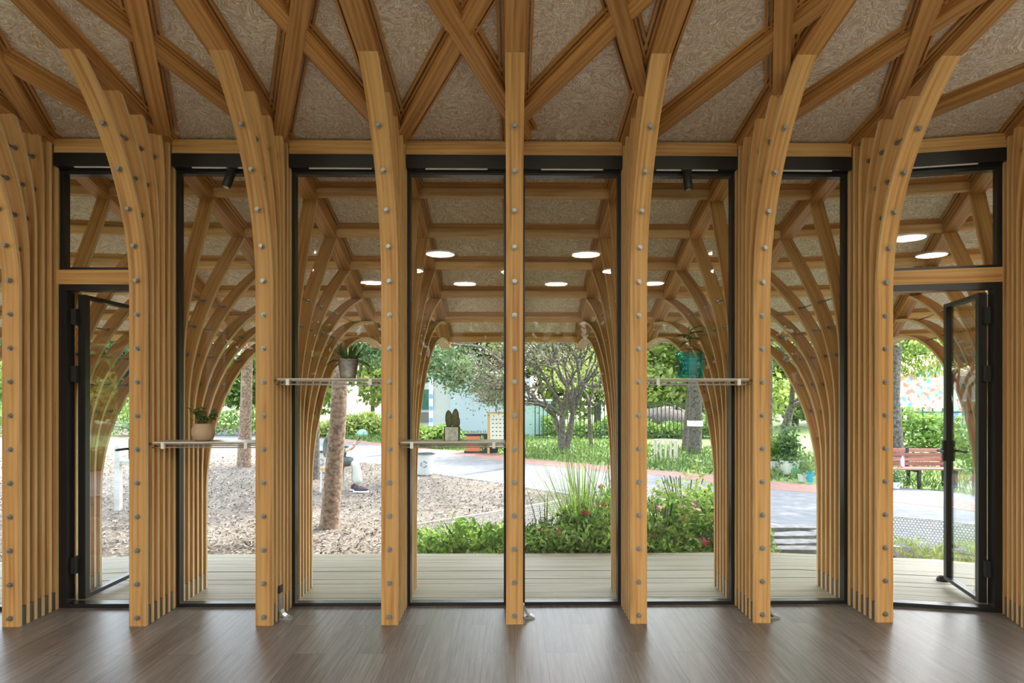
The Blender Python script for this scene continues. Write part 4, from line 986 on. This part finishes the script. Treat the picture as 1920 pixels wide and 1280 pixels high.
# bins
def bin_(px, py, rr, h, lab, m):
    p = ground(px, py); r = empty('round_bin', (p.x, p.y, GZ)); b = MB(); b.lathe([(rr * .82, 0), (rr * .84, .02), (rr, h * .93), (rr * 1.08, h * .94), (rr * 1.08, h), (rr * .96, h), (rr * .8, .1), (0, .1)], (0, 0, 0), 28); b.build('bin_body', m, r, False)
    b = MB(); b.lathe([(rr * 1.09, h * .97), (rr * 1.11, h * .985), (rr * 1.09, h + .008), (rr * .9, h + .006), (rr * .86, h * .6), (0, h * .5)], (0, 0, 0), 28); b.build('bin_liner', mat('black_bag', (.02, .02, .02), .4), r)
    b = MB()                                      # ring of three bent arrows on the front
    for k in range(3):
        a0 = k * 2.094 + .3; pts = [Vector((rr * .1 * 0 + .065 * math.cos(a0 + q), -rr * .955 - .004, h * .52 + .065 * math.sin(a0 + q))) for q in (0, .4, .8, 1.2, 1.5)]; b.sweep(pts, (0, 1, 0), .004, .018, 0, 0)
    b.build('recycling_mark', M['darksteel'], r); tag(r, lab, 'bin'); return r
M['binwhite'] = mat('white_bin_plastic', (.50, .51, .48), .5)
bin_(797, 889, .20, .46, 'white round bin with black liner at the mulch edge below the cactus pot', M['binwhite'])
bin_(606, 884, .20, .46, 'white bin left of the seated person behind the tree trunk', M['binwhite'])
p = ground(905, 848); r = empty('litter_station', (p.x, p.y, GZ)); b = MB(); b.box((-.28, 0, .28), (.42, .4, .46)); b.build('orange_bin', mat('orange_panel', (.55, .16, .07), .6), r); b = MB(); b.box((.26, 0, .28), (.42, .4, .46)); b.build('dark_bin', M['blackmatte'], r)
b = MB(); b.box((-.05, 0, .56), (1.0, .46, .06)); b.box((-.05, .0, .03), (1.0, .4, .05)); b.build('lid', M['blackmatte'], r)
tag(r, 'orange and black litter station by the red lane left of the middle column', 'litter bin')
# notice board
p = ground(938, 850); r = empty('notice_board', (p.x, p.y, GZ)); b = MB(); b.box((0, 0, .68), (.62, .04, 1.0)); b.build('board', M['foam'], r)
for x in (-.35, .35):
    b = MB(); b.box((x, 0, .62), (.07, .07, 1.26)); b.build('post', M['pine'], r)
b = MB()
for k in range(7):
    for j in range(5): b.box((-.22 + j * .11, -.024, .3 + k * .12), (.05, .004, .03))
b.build('printed_rows', M['darksteel'], r); b = MB(); b.box((0, 0, 1.22), (.78, .10, .05)); b.build('top_board', M['pine'], r)
tag(r, 'cream notice board on wooden posts just left of the middle column', 'notice board')
# poles
p = ground(808, 818); r = empty('striped_post', (p.x, p.y, GZ)); b = MB(); b.tube([(0, 0, 0), (0, 0, 2.6)], .09, 14); b.build('post', mat('blue_white_paint', (.72, .76, .82), .5), r)
b = MB()
for z in (.6, 1.1, 1.6): b.tube([(0, 0, z), (0, 0, z + .18)], .093, 14)
b.build('blue_band', mat('blue_stripe', (.25, .40, .68), .5), r); tag(r, 'white post with blue stripes right beside the pale brown tree', 'post')
p = ground(667, 818); r = empty('lamp_post', (p.x, p.y, GZ)); b = MB(); b.tube([(0, 0, 0), (0, 0, 2.8)], .035, 10); b.build('pole', M['white'], r); b = MB(); b.box((0, -.04, 1.95), (.24, .05, .32)); b.box((-.25, -.04, 1.1), (.3, .05, .5)); b.build('sign_plate', M['white'], r)
b = MB(); b.lathe([(.04, 2.75), (.13, 2.8), (.14, 2.95), (.05, 3.05)], (0, 0, 0), 16); b.build('lamp_head', M['white'], r); tag(r, 'thin white lamp post with plates above the seated person', 'lamp post')
# dome seat and white bench thing on the lawn
p = ground(674, 822); b = MB(); b.ell((0, 0, .1), (.26, .2, .26), 20, 10); o = b.build('dome_shelter', mat('pale_teal_dome', (.30, .48, .46), .3), None, True); o.location = (p.x, p.y + .5, GZ); tag(o, 'small pale teal dome on the lawn under the lamp post', 'dome')
# ring of pale stakes
p = ground(1248, 862); r = empty('stake_ring', (p.x, p.y, GZ)); M['stake'] = mat('pale_stake', (.62, .52, .46), .8)
for k in range(14):
    a = 2 * math.pi * k / 14; b = MB(); b.box((.30 * math.cos(a), .30 * math.sin(a), .27), (.04, .03, .56)); b.build('stake', M['stake'], r)
b = MB(); b.tube([(.31 * math.cos(a), .31 * math.sin(a), .54) for a in np.linspace(0, 6.283, 25)], .014, 6); b.build('hoop', M['stake'], r); tag(r, 'ring of pale wooden stakes in the meadow left of the banded tree', 'stake fence')
# white post in the mulch by the left door
p = ground(222, 955); r = empty('white_post', (p.x, p.y, GZ)); b = MB(); b.box((0, 0, .48), (.08, .08, 1.0)); b.build('post', M['kerb'], r); b = MB(); b.box((.25, 0, .72), (.5, .05, .05)); b.build('arm', M['kerb'], r); tag(r, 'weathered white post standing in the mulch behind the left door', 'post')
# boulder behind the fence
p = at_y(1262, 790, 28); b = MB(); b.ell((0, 0, .45), (1.5, .8, .75), 14, 8, Matrix.Rotation(.2, 3, 'Y'))
for v in b.v: v += Vector(rng.normal(scale=.05, size=3))
o = b.build('boulder', M['darkbark'], None, True); o.location = (p.x, 28, GZ); tag(o, 'brown boulder behind the dark picket fence', 'boulder')

# ------------------------------------------------------------------ the seated person
def skin_body(name, verts, edges, mats_, parent, root=0, sub=2):
    """verts: (x,y,z,radius); one continuous skinned surface"""
    me = bpy.data.meshes.new(name); me.from_pydata([v[:3] for v in verts], edges, []); o = bpy.data.objects.new(name, me); C.objects.link(o)
    md = o.modifiers.new('skin', 'SKIN'); md.use_smooth_shade = True
    sv = me.skin_vertices[0].data if me.skin_vertices else None
    if sv is None:
        bpy.context.view_layer.objects.active = o
        bpy.ops.object.modifier_remove(modifier='skin') if False else None
    for k, v in enumerate(verts):
        sv[k].radius = (v[3] if len(v) < 5 else v[3], v[3] if len(v) < 5 else v[4]); sv[k].use_root = (k == root)
    ss = o.modifiers.new('sub', 'SUBSURF'); ss.levels = ss.render_levels = sub
    me.materials.append(mats_)
    if parent: o.parent = parent
    return o
M['skin'] = mat('skin', (.62, .40, .30), .55); M['jacket'] = mat('grey_green_jacket', (.10, .13, .11), .8); M['shorts'] = mat('dark_green_apron', (.06, .08, .075), .8)
M['trouser'] = mat('cream_trousers', (.50, .52, .46), .8); M['shoe'] = mat('dark_sneaker', (.06, .04, .05), .6); M['sole'] = mat('white_sole', (.8, .8, .78), .6); M['hair'] = mat('black_hair', (.02, .017, .015), .5)
pf = ground(667, 921); pr_ = empty('person', (pf.x, pf.y, GZ), 0)
# local: +x to the right (the way the person faces), z up; feet near 0
S = .46                                                    # seat height
hip = (-.42, 0, S + .08)
V = [(-.42, 0, .55, .13, .15), (-.44, 0, .70, .12, .15), (-.42, 0, .88, .13, .17), (-.40, 0, 1.00, .11, .14), (-.37, 0, 1.09, .052), (-.34, 0, 1.16, .05),
     (-.40, -.17, .99, .055), (-.30, -.22, .78, .042), (-.12, -.14, .76, .035), (-.02, -.10, .84, .024),
     (-.40, .17, .99, .055), (-.30, .22, .78, .042), (-.12, .12, .76, .035), (-.02, .06, .84, .024),
     (-.36, -.10, .53, .088), (-.02, -.10, .525, .048), (.06, -.10, .12, .036), (-.36, .10, .53, .088), (-.05, .11, .525, .048), (-.04, .11, .12, .036)]
E_ = [(0,1),(1,2),(2,3),(3,4),(4,5),(3,6),(6,7),(7,8),(8,9),(3,10),(10,11),(11,12),(12,13),(0,14),(14,15),(15,16),(0,17),(17,18),(18,19)]
skin_body('body', V, E_, M['skin'], pr_)
def cloth(name, V, E, m): return skin_body(name, V, E, m, pr_)
cloth('jacket', [(-.42, 0, .60, .145, .165), (-.44, 0, .72, .14, .17), (-.42, 0, .88, .15, .19), (-.40, 0, 1.02, .12, .15), (-.385, 0, 1.06, .07, .08), (-.40, -.18, .995, .068), (-.30, -.225, .78, .056), (-.13, -.14, .765, .045), (-.40, .18, .995, .068), (-.30, .225, .78, .056), (-.13, .12, .765, .045)],
      [(0,1),(1,2),(2,3),(3,4),(3,5),(5,6),(6,7),(3,8),(8,9),(9,10)], M['jacket'])
cloth('apron_skirt', [(-.42, 0, .57, .15, .18), (-.34, -.10, .54, .10), (-.02, -.10, .545, .082), (-.34, .10, .54, .10), (-.05, .11, .545, .082)], [(0,1),(1,2),(0,3),(3,4)], M['shorts'])
cloth('trouser_leg', [(-.02, -.10, .53, .07), (.03, -.10, .48, .074), (.055, -.10, .30, .085), (.07, -.10, .13, .10)], [(0,1),(1,2),(2,3)], M['trouser'])
cloth('trouser_leg', [(-.05, .11, .53, .07), (-.02, .11, .48, .074), (-.03, .11, .30, .085), (-.03, .11, .13, .10)], [(0,1),(1,2),(2,3)], M['trouser'])
for (fx, fy) in ((.06, -.10), (-.05, .11)):
    b = MB(); b.ell((fx + .06, fy, .05), (.135, .048, .045), 16, 8); b.ell((fx - .01, fy, .075), (.06, .045, .05), 12, 8); so_ = b.build('sneaker', M['shoe'], pr_, True)
    b = MB(); b.prism([(fx + .06 + .145 * math.cos(a), fy + .052 * math.sin(a)) for a in np.linspace(0, 6.2, 18)], .0, .026); b.build('sole', M['sole'], so_)
# head
b = MB(); b.ell((-.31, 0, 1.25), (.092, .075, .115), 20, 14); b.ell((-.215, 0, 1.245), (.018, .013, .022), 10, 6); b.ell((-.31, -.078, 1.245), (.018, .008, .028), 8, 6); b.ell((-.31, .078, 1.245), (.018, .008, .028), 8, 6); b.build('head', M['skin'], pr_, True)
b = MB(); b.ell((-.335, 0, 1.275), (.098, .088, .112), 18, 12); b.ell((-.40, 0, 1.19), (.045, .06, .09), 12, 8); b.build('hair', M['hair'], pr_, True)
b = MB()
for s in (-1, 1): b.ell((-.226, s * .03, 1.265), (.008, .012, .008), 8, 6)
b.build('eyes', M['hair'], pr_, True)
b = MB(); b.ell((-.222, 0, 1.205), (.008, .022, .006), 8, 6); b.build('mouth', mat('lips', (.45, .2, .17), .5), pr_, True)
# hands: palm, four fingers and a thumb
for (hx_, hy, sgn) in ((-.02, -.10, 1), (-.02, .06, -1)):
    Vh = [(hx_ - .01, hy, .84, .022), (hx_ + .03, hy, .865, .030, .014)]; Eh = [(0, 1)]
    for f, (dy, ln) in enumerate(((-.024, .055), (-.008, .066), (.008, .062), (.023, .048))):
        n0 = len(Vh); Vh += [(hx_ + .055, hy + dy, .882, .0085), (hx_ + .055 + ln * .55, hy + dy + sgn * .004, .905, .0078), (hx_ + .055 + ln * .75, hy + dy + sgn * .010, .905 + ln * .35, .0065)]; Eh += [(1, n0), (n0, n0 + 1), (n0 + 1, n0 + 2)]
    n0 = len(Vh); Vh += [(hx_ + .02, hy + sgn * .035, .885, .0095), (hx_ + .045, hy + sgn * .045, .915, .0075)]; Eh += [(0, n0), (n0, n0 + 1)]
    skin_body('hand', Vh, Eh, M['skin'], pr_, 0, 1)
tag(pr_, 'person in dark jacket, apron and cream trousers sitting behind the thick trunk', 'person')
r = empty('phone', (pf.x + .055, pf.y - .02, GZ + .93)); b = MB(); b.box((0, 0, .0), (.012, .075, .15), Matrix.Rotation(.6, 3, 'Y')); b.build('phone_case', M['blackmatte'], r); b = MB(); b.box((-.0075, 0, 0), (.003, .066, .135), Matrix.Rotation(.6, 3, 'Y')); b.build('screen', mat('dark_screen', (.05, .06, .07), .1), r); tag(r, 'dark phone held up in the hands of the seated person', 'phone')
r = empty('stool', (pf.x - .42, pf.y, GZ)); b = MB(); b.box((0, 0, .43), (.36, .36, .035)); b.build('seat', M['pine'], r)
for x in (-.15, .15):
    for y in (-.15, .15):
        b = MB(); b.tube([(x * 1.1, y * 1.1, 0), (x, y, .42)], .018, 8); b.build('leg', M['kerb'], r)
tag(r, 'plain wooden stool under the seated person', 'stool')
